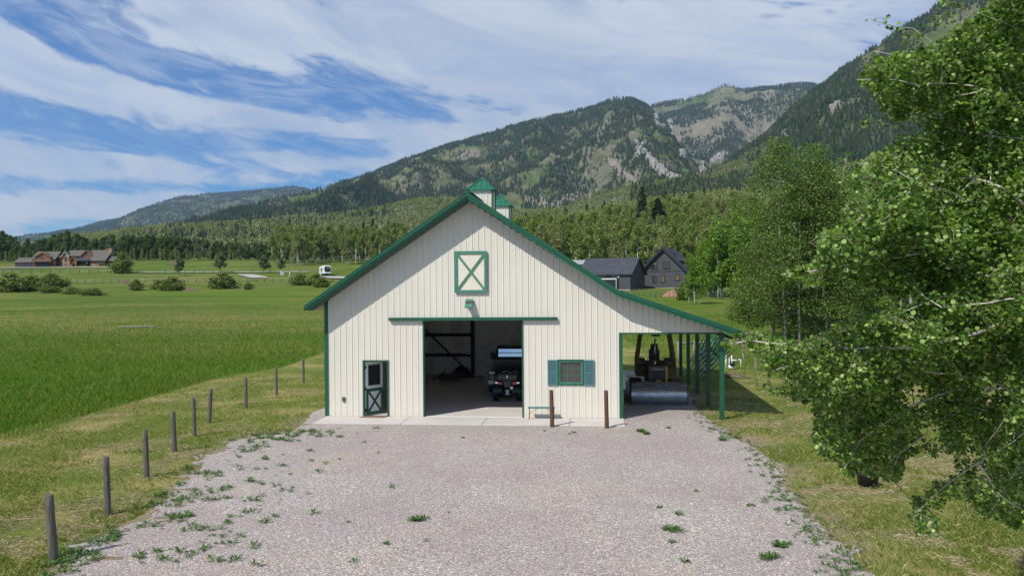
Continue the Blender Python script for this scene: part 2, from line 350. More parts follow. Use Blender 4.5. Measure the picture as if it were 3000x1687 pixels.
M['leaf_gray'] = leafmat('gray_green_foliage', [(0, (.08, .11, .05, 1)), (.5, (.13, .17, .075, 1)), (1, (.2, .24, .11, 1))], .3)
M['leaf_willow'] = leafmat('willow_foliage', [(0, (.08, .115, .025, 1)), (.5, (.155, .2, .042, 1)), (.9, (.225, .28, .06, 1)), (1, (.3, .34, .11, 1))], .3)
M['leaf_middle'] = leafmat('middle_aspen_leaves', [(0, (.055, .1, .018, 1)), (.5, (.11, .18, .03, 1)), (.85, (.18, .26, .055, 1)), (1, (.33, .41, .16, 1))], .3)
M['needle'] = leafmat('conifer_foliage', [(0, (.022, .042, .016, 1)), (.6, (.042, .07, .026, 1)), (1, (.07, .1, .036, 1))], .1, .7)
M['needle_far'] = leafmat('far_conifer_foliage', [(0, (.022, .043, .018, 1)), (.5, (.04, .066, .026, 1)), (.82, (.06, .088, .035, 1)), (.92, (.1, .105, .07, 1)), (1, (.14, .12, .1, 1))], .1, .8, .1)
M['weed'] = leafmat('weed_leaf', [(0, (.05, .12, .02, 1)), (.6, (.09, .19, .035, 1)), (1, (.18, .26, .08, 1))], .3)
M['blade'] = leafmat('lawn_blades', [(0, (.095, .155, .02, 1)), (.5, (.165, .23, .038, 1)), (.72, (.27, .28, .08, 1)), (.88, (.46, .37, .17, 1)), (1, (.64, .54, .33, 1))], .3, .7, .1)
M['blade_tall'] = leafmat('meadow_blades', [(0, (.075, .165, .015, 1)), (.6, (.12, .235, .024, 1)), (.92, (.18, .29, .042, 1)), (1, (.34, .35, .13, 1))], .35, .7, .1, posn=.16)
M['straw'] = leafmat('dry_straw', [(0, (.28, .22, .12, 1)), (1, (.52, .45, .3, 1))], .2, .8, .1)
def m_ground():
    t = MT('grass_ground'); v = t.coord("Pos"); n1 = t.noise(v, .35, 7, .62); n2 = t.noise(v, 3.2, 6, .7); n3 = t.noise(v, .03, 5, .6); nf = t.noise(v, 22, 4, .7)
    g = t.ramp(n2, [(.25, (.085, .15, .015, 1)), (.5, (.115, .18, .022, 1)), (.75, (.15, .205, .035, 1))])
    g = t.mix(t.ramp(n3, [(.42, 0.), (.6, .6)]), g, (.165, .18, .05, 1))
    g = t.mix(t.ramp(t.noise(t.coord('Pos', (.25, 1, 1)), .09, 6, .62), [(.4, 0.), (.6, .55)]), g, (.07, .12, .02, 1))
    lawn = t.ramp(n1, [(.28, (.1, .15, .025, 1)), (.48, (.17, .2, .045, 1)), (.62, (.3, .26, .1, 1)), (.74, (.46, .36, .19, 1))])
    col = t.mix(t.attr('lawn'), g, lawn)
    col = t.mix(t.math('MULTIPLY', t.attr('dry'), t.ramp(n1, [(.3, .25), (.7, .95)])), col, (.25, .225, .075, 1))
    col = t.mix(t.math('MULTIPLY', t.attr('soil'), .85), col, (.3, .24, .17, 1))
    col = t.mix(t.ramp(nf, [(.35, .3), (.65, 0.)]), col, t.mix(1.0, col, (.45, .5, .4, 1), 'MULTIPLY'))
    t.bump(t.math('ADD', t.math('MULTIPLY', nf, .4), n2), .8, .08)
    return t.done(col, .95, 0, .05)
M['ground'] = m_ground()
def m_mount():
    t = MT('mountain_slope'); v = t.coord("Pos"); n1 = t.noise(v, .006, 8, .65); n2 = t.noise(v, .03, 8, .7); n3 = t.noise(v, .0022, 5, .6)
    sage = t.ramp(n2, [(.28, (.07, .095, .035, 1)), (.48, (.15, .155, .07, 1)), (.66, (.27, .235, .15, 1))])
    green = t.ramp(n2, [(.3, (.055, .11, .025, 1)), (.7, (.13, .19, .05, 1))])
    col = t.mix(t.ramp(n1, [(.46, 0.), (.58, 1.)]), sage, green)
    geo = t.N.new("ShaderNodeNewGeometry"); sx = t.N.new("ShaderNodeSeparateXYZ"); t.lk(geo.outputs["Normal"], sx.inputs[0])
    rock = t.ramp(t.noise(v, .05, 9, .75), [(.3, (.13, .12, .09, 1)), (.5, (.2, .185, .14, 1)), (.7, (.3, .28, .23, 1))])
    steep = t.math('MULTIPLY', t.ramp(sx.outputs[2], [(.55, 1.), (.82, 0.)]), t.ramp(n2, [(.35, 0.), (.6, 1.)]))
    col = t.mix(t.math('MULTIPLY', steep, .8), col, rock)
    col = t.mix(t.math('MULTIPLY', t.attr('rocky'), t.ramp(n2, [(.38, 0.), (.56, 1.)])), col, rock)
    col = t.mix(t.attr('bare'), col, t.ramp(n2, [(.3, (.17, .16, .095, 1)), (.7, (.34, .295, .22, 1))]))
    t.bump(n2, 1, 12)
    return t.done(col, .95, 0, .05)
M['mount'] = m_mount()
def m_gravel():
    t = MT('crushed_gravel'); v = t.coord("Pos"); vc = t.vor(v, 26); vd = t.vor(v, 26, "Distance"); v2 = t.vor(v, 70)
    sep = t.N.new("ShaderNodeSeparateColor"); t.lk(vc, sep.inputs[0])
    st = t.ramp(sep.outputs[0], [(0, (.15, .135, .13, 1)), (.35, (.33, .295, .28, 1)), (.6, (.42, .375, .35, 1)), (.8, (.50, .40, .32, 1)), (.92, (.6, .57, .54, 1)), (1, (.9, .88, .85, 1))])
    sep2 = t.N.new("ShaderNodeSeparateColor"); t.lk(v2, sep2.inputs[0])
    st = t.mix(.35, st, t.ramp(sep2.outputs[1], [(0, (.22, .2, .19, 1)), (1, (.6, .55, .5, 1))]))
    big = t.noise(v, .22, 5, .6); mid = t.noise(v, 1.3, 6, .65)
    st = t.mix(t.ramp(big, [(.38, 0.), (.6, .75)]), st, t.mix(.5, t.mix(1.0, st, (.86, .8, .8, 1), 'MULTIPLY'), (.31, .265, .26, 1)))
    st = t.mix(1.0, st, (1.22, 1.205, 1.16, 1), 'MULTIPLY')
    ge = t.N.new("ShaderNodeNewGeometry"); sy = t.N.new("ShaderNodeSeparateXYZ"); t.lk(ge.outputs["Position"], sy.inputs[0])
    yy = t.math('MULTIPLY', t.math('ADD', sy.outputs[1], t.math('MULTIPLY', t.noise(v, .5, 5), 6)), 1 / 40)
    st = t.mix(t.ramp(yy, [(.52, 0.), (.72, .35)]), st, (.42, .37, .35, 1))
    rut = t.noise(t.coord("Pos", (1.1, .1, 1)), .8, 4, .5); st = t.mix(t.ramp(rut, [(.5, 0.), (.66, .35)]), st, (.4, .35, .33, 1))
    tan = t.noise(t.coord("Pos", (.5, .75, 1)), .55, 6, .66, .8)
    st = t.mix(t.ramp(tan, [(.54, 0.), (.7, .5)]), st, (.56, .45, .32, 1))
    st = t.mix(t.ramp(mid, [(.3, .3), (.5, 0.)]), st, t.mix(1.0, st, (.72, .69, .68, 1), 'MULTIPLY'))
    st = t.mix(t.ramp(vd, [(.35, 0.), (.8, .55)]), st, (.14, .125, .12, 1))
    t.bump(t.math('SUBTRACT', 1, vd), .9, .018)
    return t.done(st, .9, 0, .2)
M['gravel'] = m_gravel()
def m_conc(name, c):
    t = MT(name); v = t.coord("Pos"); n = t.noise(v, 1.1, 7, .65); n2 = t.noise(v, 40, 3)
    col = t.ramp(n, [(.3, tuple(x * .84 for x in c[:3]) + (1,)), (.7, c)]); col = t.mix(t.ramp(n2, [(.3, .15), (.6, 0.)]), col, (.3, .28, .26, 1)); t.bump(n2, .15, .004)
    return t.done(col, .85, 0, .25)
M['conc'] = m_conc('concrete', (.60, .555, .51, 1)); M['conc_in'] = m_conc('interior_concrete', (.62, .58, .53, 1))
def m_shingle(name, a, b):
    t = MT(name); v = t.coord("Object"); n = t.vor(v, 3.5); s_ = t.N.new("ShaderNodeSeparateColor"); t.lk(n, s_.inputs[0])
    col = t.ramp(s_.outputs[0], [(0, a), (1, b)]); col = t.mix(t.noise(v, 9, 4), col, a); return t.done(col, .85, 0, .2)
M['shingle_gray'] = m_shingle('charcoal_shingles', (.045, .05, .06, 1), (.10, .11, .13, 1))
M['shingle_tan'] = m_shingle('taupe_shingles', (.11, .1, .085, 1), (.2, .18, .155, 1))
def m_stone():
    t = MT('fieldstone'); v = t.coord("Object"); n = t.vor(v, 2.6); s_ = t.N.new("ShaderNodeSeparateColor"); t.lk(n, s_.inputs[0])
    col = t.ramp(s_.outputs[0], [(0, (.12, .08, .055, 1)), (.5, (.3, .2, .13, 1)), (1, (.46, .36, .26, 1))]); return t.done(col, .9, 0, .2)
M['stone'] = m_stone()
M['gray_siding'] = simple('gray_board_siding', (.062, .066, .075, 1), .7, var=.15, sc=4, stretch=(4, 4, .2))
M['dark_trim'] = simple('dark_trim', (.018, .022, .03, 1), .6)
M['curtain'] = simple('tan_curtain', (.22, .13, .06, 1), .8)
M['red_metal'] = simple('maroon_metal', (.13, .035, .025, 1), .5)
M['pale_roof'] = simple('pale_metal_roof', (.42, .42, .44, 1), .4)
M['dirt'] = simple('red_dirt', (.30, .15, .09, 1), .95, var=.3, sc=3, bump=.8)
M['browndirt'] = simple('brown_dirt', (.13, .085, .06, 1), .95, var=.3, sc=3)
M['road'] = simple('pale_road_gravel', (.4, .37, .33, 1), .95, var=.12, sc=.3)
def m_rock():
    t = MT('pale_limestone'); v = t.coord("Pos"); n = t.noise(t.coord("Pos", (1, 1, .4)), .045, 9, .75); col = t.ramp(n, [(.3, (.2, .185, .165, 1)), (.5, (.38, .355, .32, 1)), (.7, (.55, .53, .5, 1))]); t.bump(n, 1, 6); return t.done(col, .9, 0, .1)
M['rock'] = m_rock()
M['rock_tan'] = simple('tan_rock', (.3, .255, .2, 1), .9, var=.3, sc=.05)
M['pvc'] = simple('white_pvc', (.8, .8, .8, 1), .35, var=.03)
M['panelgreen'] = simple('green_livestock_panel', (.02, .2, .13, 1), .45, var=.2)
M['galv'] = simple('galvanised_pipe', (.45, .47, .47, 1), .4, .6)
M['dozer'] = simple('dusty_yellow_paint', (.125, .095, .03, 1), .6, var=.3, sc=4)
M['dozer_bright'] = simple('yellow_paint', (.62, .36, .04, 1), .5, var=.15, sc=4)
M['truckpaint'] = simple('dark_green_vehicle_paint', (.012, .03, .022, 1), .25, 0, .1)
def m_blade():
    t = MT('scoured_blade'); v = t.coord("Object", (1, 1, 5)); n = t.noise(v, 2.2, 7, .6); sx = t.N.new("ShaderNodeSeparateXYZ"); t.lk(t.coord("Object"), sx.inputs[0])
    col = t.ramp(n, [(.3, (.36, .36, .37, 1)), (.7, (.78, .78, .8, 1))]); col = t.mix(t.ramp(t.noise(t.coord("Object"), 9, 3), [(.68, 0.), (.72, 1.)]), col, (.1, .09, .08, 1))
    return t.done(col, .38, .85, .5)
M['blade_steel'] = m_blade()
# ------------------------------------------------------------------ ground and terrain
def gpt(px, py):
    r = ray(px, py); t = (0 - CZ) / r[2]; return (r[0] * t, r[1] * t)
def inpoly(x, y, P):
    x = np.asarray(x); ins = np.zeros(x.shape, bool); n = len(P)
    for i in range(n):
        x0, y0 = P[i]; x1, y1 = P[(i + 1) % n]
        c = ((y0 > y) != (y1 > y)) & (x < (x1 - x0) * (y - y0) / (y1 - y0 + 1e-12) + x0); ins ^= c
    return ins
def dline(x, y, P):
    d = np.full(np.shape(x), 1e9)
    for i in range(len(P) - 1):
        ax, ay = P[i]; bx, by = P[i + 1]; L2 = (bx - ax) ** 2 + (by - ay) ** 2 + 1e-9
        t = np.clip(((x - ax) * (bx - ax) + (y - ay) * (by - ay)) / L2, 0, 1)
        d = np.minimum(d, np.hypot(x - ax - t * (bx - ax), y - ay - t * (by - ay)))
    return d
GE_L = [gpt(*p) for p in [(900, 1228), (858, 1262), (775, 1272), (690, 1292), (610, 1330), (560, 1385), (500, 1445), (420, 1505), (330, 1552), (250, 1600), (150, 1665), (40, 1740), (-120, 1860)]]
GE_R = [gpt(*p) for p in [(2030, 1150), (2062, 1215), (2120, 1262), (2195, 1292), (2250, 1345), (2300, 1405), (2345, 1465), (2400, 1525), (2460, 1590), (2530, 1665), (2620, 1760), (2700, 1860)]]
B2 = lambda x, y: (B(x, y).x, B(x, y).y)
YARD = [B2(-.35, 5.5), B2(-.9, 1.0)] + GE_L + [(-9, 4), (-9, -10), (9, -10), (8.5, 4)] + GE_R[::-1] + [B2(13.9, 8), B2(13.6, 16.5), B2(11.0, 16.5), B2(11, 0), B2(0, 0), B2(0, 5.5)]
MOWN = [gpt(*p) for p in [(-900, 1500), (-300, 1370), (0, 1288), (150, 1232), (290, 1192), (430, 1155), (621, 1112), (830, 1080), (960, 1040), (1050, 1015)]]
def ground_mask(x, y):
    ylim = np.interp(x, [p[0] for p in sorted(MOWN)], [p[1] for p in sorted(MOWN)])
    n = (fbm(x / 3, y / 3, 5, 4) - .5)
    lawn = smooth(1.3, -1.1, y - ylim + n * 4) * (x < 9)
    rightlawn = smooth(3, 5, x) * smooth(80, 60, y + n * 8) * (.75 - .35 * smooth(42, 50, y))
    return np.clip(np.maximum(lawn, rightlawn), 0, 1)
def ground():
    ys = [-25.]; 
    while ys[-1] < 26: ys.append(ys[-1] + .35)
    ys2 = list(np.geomspace(ys[-1] + .4, 620, 330)); ys = np.array(ys + ys2)
    us = np.concatenate([np.linspace(-2.2, -.62, 30), np.linspace(-.61, .61, 420), np.linspace(.62, 2.2, 30)])
    Y, U = np.meshgrid(ys, us, indexing='ij'); 
    X = U * np.maximum(Y, 0) + U * 20 * np.exp(-np.maximum(Y, 0) / 60)
    Z = H(X, Y); n, m = Y.shape
    I = np.arange(n * m).reshape(n, m); Fc = np.stack([I[:-1, :-1], I[:-1, 1:], I[1:, 1:], I[1:, :-1]], -1).reshape(-1, 4)
    o = arr_mesh('ground', np.stack([X, Y, Z], -1).reshape(-1, 3), Fc, M['ground'], sm=True); tag(o, kind='structure')
    x = X.ravel(); y = Y.ravel()
    lawn = ground_mask(x, y)
    nb = fbm(x / 14, y / 5, 21, 4)
    dry = smooth(70, 82, y) * smooth(116, 104, y) * (x < -8) * smooth(.25, .5, nb) * .9
    dry = np.maximum(dry, smooth(50, 62, y) * smooth(.5, .62, fbm(x / 12, y / 7, 22, 4)) * .6)
    px_ = x / np.maximum(y, 1) * F + 1500
    dry = np.maximum(dry, smooth(225, 240, y) * smooth(296, 280, y) * smooth(350, 420, px_) * smooth(720, 650, px_) * smooth(.25, .5, nb) * .95)
    dy = dline(x, y, GE_L + []) ; dr = dline(x, y, GE_R)
    soil = np.maximum(smooth(1.6, .2, dy) * smooth(.35, .6, fbm(x / .9, y / .9, 31, 4)), smooth(1.1, .1, dr) * smooth(.35, .55, fbm(x / .7, y / .7, 33, 4)))
    soil = np.maximum(soil, inpoly(x, y, YARD) * .9)
    for nm, a in (('lawn', lawn), ('dry', dry), ('soil', soil)):
        at = o.data.attributes.new(nm, 'FLOAT', 'POINT'); at.data.foreach_set('value', np.asarray(a, np.float32))
ground()
def mountain():
    ys = np.concatenate([np.geomspace(600, 5200, 330), np.geomspace(5300, 9000, 80)]); us = np.linspace(-.8, .95, 800)
    Y, U = np.meshgrid(ys, us, indexing='ij'); X = U * Y; Z = H(X, Y); Z[0] -= .5; n, m = Y.shape
    I = np.arange(n * m).reshape(n, m); Fc = np.stack([I[:-1, :-1], I[:-1, 1:], I[1:, 1:], I[1:, :-1]], -1).reshape(-1, 4)
    o = arr_mesh('mountain', np.stack([X, Y, Z], -1).reshape(-1, 3), Fc, M['mount'], sm=True); tag(o, kind='structure')
    x = X.ravel(); y = Y.ravel(); px = x / y * F + 1500
    bare = smooth(3300, 3700, y) * smooth(1600, 1900, px) * smooth(6000, 5500, y) * smooth(.35, .5, fbm(x / 500, y / 500, 71, 4)) * .85
    bare = np.maximum(bare, smooth(6800, 7300, y) * smooth(650, 800, px) * smooth(1100, 950, px) * .9)
    rk = smooth(.56, .68, fbm(x / 130, y / 200, 73, 5)) * smooth(1500, 1900, y) * .8
    rk = np.maximum(rk, smooth(1560, 1650, px) * smooth(2050, 1950, px) * smooth(.42, .55, fbm(x / 90, y / 220, 74, 4)) * smooth(1600, 1800, y) * smooth(3300, 3000, y) * .8)
    for nm, a in (('bare', bare), ('rocky', rk)):
        at = o.data.attributes.new(nm, 'FLOAT', 'POINT'); at.data.foreach_set('value', np.asarray(a, np.float32))
mountain()
def gravel_yard():
    c = .09; xs = np.arange(-12, 14, c); ys = np.arange(-6, 50, c); X, Y = np.meshgrid(xs, ys)
    dx = (fbm(X / .8, Y / .8, 51, 4) - .5) * 1.1; dy = (fbm(X / .8, Y / .8, 52, 4) - .5) * 1.1
    barnside = Y - (BY0 - (X - BX0) * bs) > -1.9
    inside = inpoly(X + np.where(barnside & (X < 4), 0, dx), Y + np.where(barnside & (X < 4), 0, dy), YARD)
    holes = (fbm(X / .3, Y / .3, 53, 3) > .68 + .1 * dline(X, Y, GE_L)) & (dline(X, Y, GE_L) < 1.6)
    inside &= ~holes
    iy, ix = np.nonzero(inside); n, m = X.shape
    V = {}; vs = []; fs = []
    gx = lambda i: xs[0] + (i - .5) * c; gy = lambda j: ys[0] + (j - .5) * c
    for j, i in zip(iy, ix):
        q = []
        for (a, b) in ((i, j), (i + 1, j), (i + 1, j + 1), (i, j + 1)):
            if (a, b) not in V:
                V[(a, b)] = len(vs); r1 = math.sin(a * 12.9 + b * 78.2) * 43758.5; r2 = math.sin(a * 39.3 + b * 11.1) * 24634.6
                vs.append((gx(a) + (r1 - math.floor(r1) - .5) * .05, gy(b) + (r2 - math.floor(r2) - .5) * .05, .008))
            q.append(V[(a, b)])
        fs.append(q)
    vs = np.array(vs); vs[:, 2] += H(vs[:, 0], vs[:, 1])
    tag(arr_mesh('gravel_yard', vs, fs, M['gravel']), kind='structure')
gravel_yard()
def sheet(name, pts, m, up=.06, sub=24):
    # a strip over the ground between a lower and an upper line of pixels
    lo, hi = pts; vs = []; fs = []
    for k in range(sub + 1):
        t = k / sub
        for line in (lo, hi):
            L = np.array(line, float); s_ = t * (len(L) - 1); i = min(int(s_), len(L) - 2); p = L[i] + (L[i + 1] - L[i]) * (s_ - i)
            h = hit(p[0], p[1] + .6 * (vn(t * 9, line is lo, 4) - .5)); vs.append((h.x, h.y, h.z + up))
        if k: a = 2 * k; fs.append((a - 2, a, a + 1, a - 1))
    # densify across
    o = MB().add(vs, fs).build(name, m); return tag(o, kind='structure')
sheet('gravel_road', ([(385, 800.8), (640, 800.3), (905, 799.8)], [(385, 799), (640, 798.6), (905, 798.2)]), M['road'], .35)
sheet('driveway', ([(-60, 788), (100, 786.6), (345, 785.8)], [(-60, 785.2), (100, 785), (345, 784.2)]), M['road'], .35)
sheet('gravel_patch', ([(698, 808), (730, 816), (786, 816.5)], [(698, 806), (740, 805.6), (778, 812)]), M['road'], .3)
sheet('gravel_pad', ([(938, 813), (970, 818), (1010, 818)], [(938, 811), (970, 811), (1010, 812)]), M['road'], .3)
# concrete pad, inside floor and joints
b_rot = -YAW
def bempty(name, x, y, z=0, label=None, cat=None, group=None, rz=0): return empty(name, B(x, y, z), b_rot + rz, label, cat, group)
def bmesh_obj(mb, name, m, x=0, y=0, z=0, rz=0, **k):
    o = mb.build(name, m, **k); o.location = B(x, y, z); o.rotation_euler = (0, 0, b_rot + rz); return o
DEP = 14.6
mb = MB(); mb.box((.02, -1.6, -.2), (3.2, 0, .035)); mb.box((3.215, -1.6, -.2), (6.1, 0, .035)); mb.box((6.115, -1.6, -.2), (9.15, 0, .035)); mb.box((9.165, -1.6, -.2), (11.08, 0, .035))
tag(bmesh_obj(mb, 'concrete_apron', M['conc'], bevel=.012), kind='structure')
mb = MB()
for a, b in ((.1, 4.85), (4.862, 10.9)):
    for c_, d_ in ((.002, 3.6), (3.612, 7.2), (7.212, 10.9), (10.912, 14.4)): mb.box((a, c_, -.2), (b, d_, .035))
tag(bmesh_obj(mb, 'concrete_floor', M['conc_in']), kind='structure')
# ------------------------------------------------------------------ the barn
barn = bempty('barn', 0, 0, 0, 'cream metal barn with green trim, open front doors and a side lean-to', 'barn')
def BP(mb, name, m, bevel=0, parent=None): return mb.build(name, m, parent or barn, bevel=bevel)
APX, RZ, SL = 5.52, 8.05, .662
KX, KZ, SL2 = 10.95, 4.47, .338
def ztop(x):
    if x < APX: return RZ - (APX - x) * SL
    if x < KX: return RZ - (x - APX) * (RZ - KZ) / (KX - APX)
    return KZ - (x - KX) * SL2
P_ = .2286
def profile(x0, x1, ph=0):
    # siding cross-section: high rib, flat, two small swages
    pts = []; k0 = int(math.floor((x0 - ph) / P_)) - 1
    for k in range(k0, k0 + int((x1 - x0) / P_) + 4):
        a = ph + k * P_
        for dx, h in ((0, 0), (.016, .02), (.038, .02), (.054, 0), (.1, 0), (.106, .004), (.118, .004), (.124, 0), (.166, 0), (.172, .004), (.184, .004), (.19, 0)): pts.append((a + dx, h))
    return pts
def siding_wall(x0, x1, zlo, ztopf, holes, ph=.06):
    pts = profile(x0, x1, ph); ex = sorted({x0, x1} | {h[0] for h in holes} | {h[1] for h in holes} | ({APX, KX} if x0 < APX < x1 else set()))
    xs = sorted({round(p[0], 5) for p in pts if x0 < p[0] < x1} | set(ex)); px = [p[0] for p in pts]; ph_ = [p[1] for p in pts]
    mb = MB()
    for a, b in zip(xs[:-1], xs[1:]):
        if b - a < 1e-5: continue
        c = (a + b) / 2; ha, hb = -np.interp(a, px, ph_), -np.interp(b, px, ph_)
        seg = [(zlo(c), None)]; hs = sorted([h for h in holes if h[0] <= c <= h[1]], key=lambda h: h[2])
        z = zlo(c)
        for h in hs:
            if h[2] > z: mb.add([(a, ha, z), (b, hb, z), (b, hb, h[2]), (a, ha, h[2])], [(0, 1, 2, 3)])
            z = h[3]
        mb.add([(a, ha, z), (b, hb, z), (b, hb, ztopf(b)), (a, ha, ztopf(a))], [(0, 1, 2, 3)])
    return mb
holes = [(3.74, 7.4, 0, 3.6), (1.45, 2.36, 0, 2.09), (8.74, 9.61, 1.27, 2.12)]
zl = lambda x: .04 if x < 10.97 else 3.14
BP(siding_wall(0, 14.62, zl, ztop, holes), 'front_wall', M['siding'])
def hwall(name, x, y0, y1, top, out):
    xs = profile(y0, y1); mb = MB(); xs = [p for p in xs if y0 <= p[0] <= y1]
    for (a, ha), (b, hb) in zip(xs[:-1], xs[1:]): mb.add([(x + ha * out, a, .04), (x + hb * out, b, .04), (x + hb * out, b, top), (x + ha * out, a, top)], [(0, 1, 2, 3)])
    return BP(mb, name, M['siding'])
hwall('side_wall', 0, .02, DEP, ztop(0) - .05, -1); hwall('side_wall', 11.0, .02, DEP, 4.35, 1)
mb = MB(); mb.prism([(.02, .04), (10.98, .04), (10.98, ztop(10.9)), (APX, RZ - .02), (.02, ztop(0))], 'y', DEP, DEP + .05); BP(mb, 'back_wall', M['siding'])
# inside liners: front wall back side, side walls, rear wall ribs
mb = MB()
for a, b, z0, z1 in ((.12, 1.44, .04, 4.3), (1.44, 2.38, 2.11, 4.3), (2.38, 3.72, .04, 4.3), (3.72, 7.43, 3.62, 4.3), (7.43, 8.7, .04, 4.3), (8.7, 9.66, .04, 1.22), (8.7, 9.66, 2.17, 4.3), (9.66, 10.88, .04, 4.3)): mb.box((a, .06, z0), (b, .1, z1))
mb.prism([(.12, 4.302), (10.8, 4.302), (10.8, 4.4), (APX, 7.8), (.12, 4.35)], 'y', .06, .1)
mb.box((.05, .12, .04), (.1, DEP - .1, 4.3)); mb.box((10.9, .12, .04), (10.95, DEP - .1, 4.3))
BP(mb, 'inner_wall', M['inner'])
mb = MB(); x = .12
while x < 10.8:
    mb.box((x, DEP - .07, .04), (x + .19, DEP - .02, 7.9 - abs(x + .1 - APX) * .66 - .15)); mb.box((x + .19, DEP - .1, .04), (x + .2286, DEP - .02, 7.9 - abs(x + .1 - APX) * .66 - .15)); x += .2286
BP(mb, 'rear_inner_wall', M['inner'])
mb = MB().prism([(.1, 4.36), (APX, 7.9), (10.9, 4.36), (10.9, 4.39), (APX, 7.93), (.1, 4.39)], 'y', .12, DEP - .11); BP(mb, 'bounce_ceiling', M['inner'])  # unseen pale ceiling sheet, added to bounce more light into the interior
for z in (1.1, 2.2, 3.3, 4.3): BP(MB().box((.12, DEP - .16, z - .09), (3.4, DEP - .105, z + .09)), 'girt', M['girt'])
BP(MB().bar((.55, DEP - .2, 2.75), (3.3, DEP - .2, .1), .06, .2, (0, 1, 0)), 'diagonal_brace', M['girt'])
for xx in (3.45, .2): BP(MB().box((xx - .09, DEP - .36, .04), (xx + .09, DEP - .17, 6)), 'inner_post', M['girt'])
# overhead sectional door in the rear wall
od = BP(MB().box((3.66, DEP - .2, .04), (7.6, DEP - .15, .62)), 'overhead_door', M['panelgray'])
for k in range(1, 7): MB().box((3.66, DEP - .2, .04 + k * .59), (7.6, DEP - .15, .62 + k * .59)).build('door_panel', M['panelgray'], od)
for xx in (3.6, 4.85, 6.06, 7.3):
    mb = MB()
    z = .1 if xx != 4.85 else 1.2
    while z < 4.2: mb.box((xx - .035, DEP - .27, z), (xx + .035, DEP - .215, z + .5)); z += .53
    mb.build('track', M['white'], od)  # white strips painted in for daylight leaking through gaps at the door tracks
# roof slabs with overhang, ribbed sheet on top
OV = .72
def slab(x0, z0, x1, z1, th, y0, y1): return MB().prism([(x0, z0), (x1, z1), (x1, z1 + th), (x0, z0 + th)], 'y', y0, y1)
rl = (-.55, RZ - (APX + .55) * SL)
def roofpiece(x0, z0, x1, z1, name='roof'):
    mb = slab(x0, z0, x1, z1, .13, -OV + .02, DEP + .5); d = Vector((x1 - x0, 0, z1 - z0)).normalized(); y = -OV + .1
    while y < DEP + .4:
        mb.bar((x0, y, z0 + .15), (x1, y, z1 + .15), .04, .03); y += .2286
    return BP(mb, name, M['green_roof'])
roofpiece(rl[0], rl[1] + .03, APX, RZ + .03); roofpiece(APX, RZ + .03, 10.9, KZ + .06); roofpiece(10.9, KZ + .06, 15.22, KZ + .06 - (15.22 - 10.9) * SL2, 'lean_to_roof')
# dark soffit boards under the front overhang (with ribs), whitish eave soffit left
mb = MB()
for (x0, z0, x1, z1) in ((rl[0] + .1, rl[1] + .0, APX, RZ - .04), (APX, RZ - .04, KX, KZ), (KX, KZ, 15.1, KZ - (15.1 - KX) * SL2)):
    mb.prism([(x0, z0 - .03), (x1, z1 - .03), (x1, z1 + .02), (x0, z0 + .02)], 'y', -OV + .06, -.025)
    n = int((x1 - x0) / .2286)
    for k in range(n):
        t = (k + .5) / n; xx = x0 + (x1 - x0) * t; zz = z0 + (z1 - z0) * t; mb.box((xx - .012, -OV + .06, zz - .055), (xx + .012, -.03, zz - .02))
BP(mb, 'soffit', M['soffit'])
mb = MB().prism([(rl[0] + .12, rl[1] - .03), (-.05, ztop(0) - .12), (-.05, ztop(0) - .07), (rl[0] + .12, rl[1] + .02)], 'y', .0, DEP)
for k in range(3): xx = rl[0] + .2 + k * .13; zz = rl[1] + (xx - rl[0]) * SL - .04; mb.box((xx, 0, zz - .03), (xx + .02, DEP, zz))
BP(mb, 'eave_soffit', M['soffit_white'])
# rake trim: deep dark band and a lighter lower strip
def rake(pts, w0, w1, y0, y1, nm, m):
    mb = MB()
    n = len(pts)
    for i in range(n - 1):
        a = Vector((pts[i][0], 0, pts[i][1])); b = Vector((pts[i + 1][0], 0, pts[i + 1][1]))
        mb.prism([(a.x, a.z - w1), (b.x, b.z - w1), (b.x, b.z - w0), (a.x, a.z - w0)], 'y', y0, y1)
    return BP(mb, nm, m)
top = [(-.58, rl[1] + .155), (APX, RZ + .205), (10.91, KZ + .20), (15.27, KZ + .20 - 4.36 * SL2)]
rake(top, 0, .135, -OV - .03, -OV + .02, 'rake_trim', M['green'])
rake([(-.57, rl[1] + .162), (APX, RZ + .212), (10.91, KZ + .207), (15.26, KZ + .207 - 4.35 * SL2)], 0, .02, -OV - .045, -OV + .1, 'ridge_flashing', M['green_roof'])
low = [(-.42, rl[1] + .255), (APX, RZ + .205), (10.86, KZ + .215), (15.2, KZ + .215 - 4.34 * SL2)]
rake(low, .14, .215, -OV + .01, -OV + .05, 'fascia', M['green_roof'])
BP(MB().box((-.6, -OV, rl[1] - .01), (-.555, DEP + .5, rl[1] + .15)), 'gutter', M['green'])
BP(MB().bar((APX, -OV, RZ + .2), (APX, DEP + .5, RZ + .2), .3, .03), 'ridge_cap', M['green_roof'])
# corner trims
BP(MB().box((-.05, -.03, .03), (.1, .0, ztop(.1) - .05)).box((-.05, -.0, .03), (-.022, .12, ztop(0) - .08)), 'corner_trim', M['green'])
BP(MB().box((10.93, -.035, .03), (11.06, -.024, 3.14)).box((11.035, -.024, .03), (11.06, .14, 3.1)), 'corner_trim', M['green'])
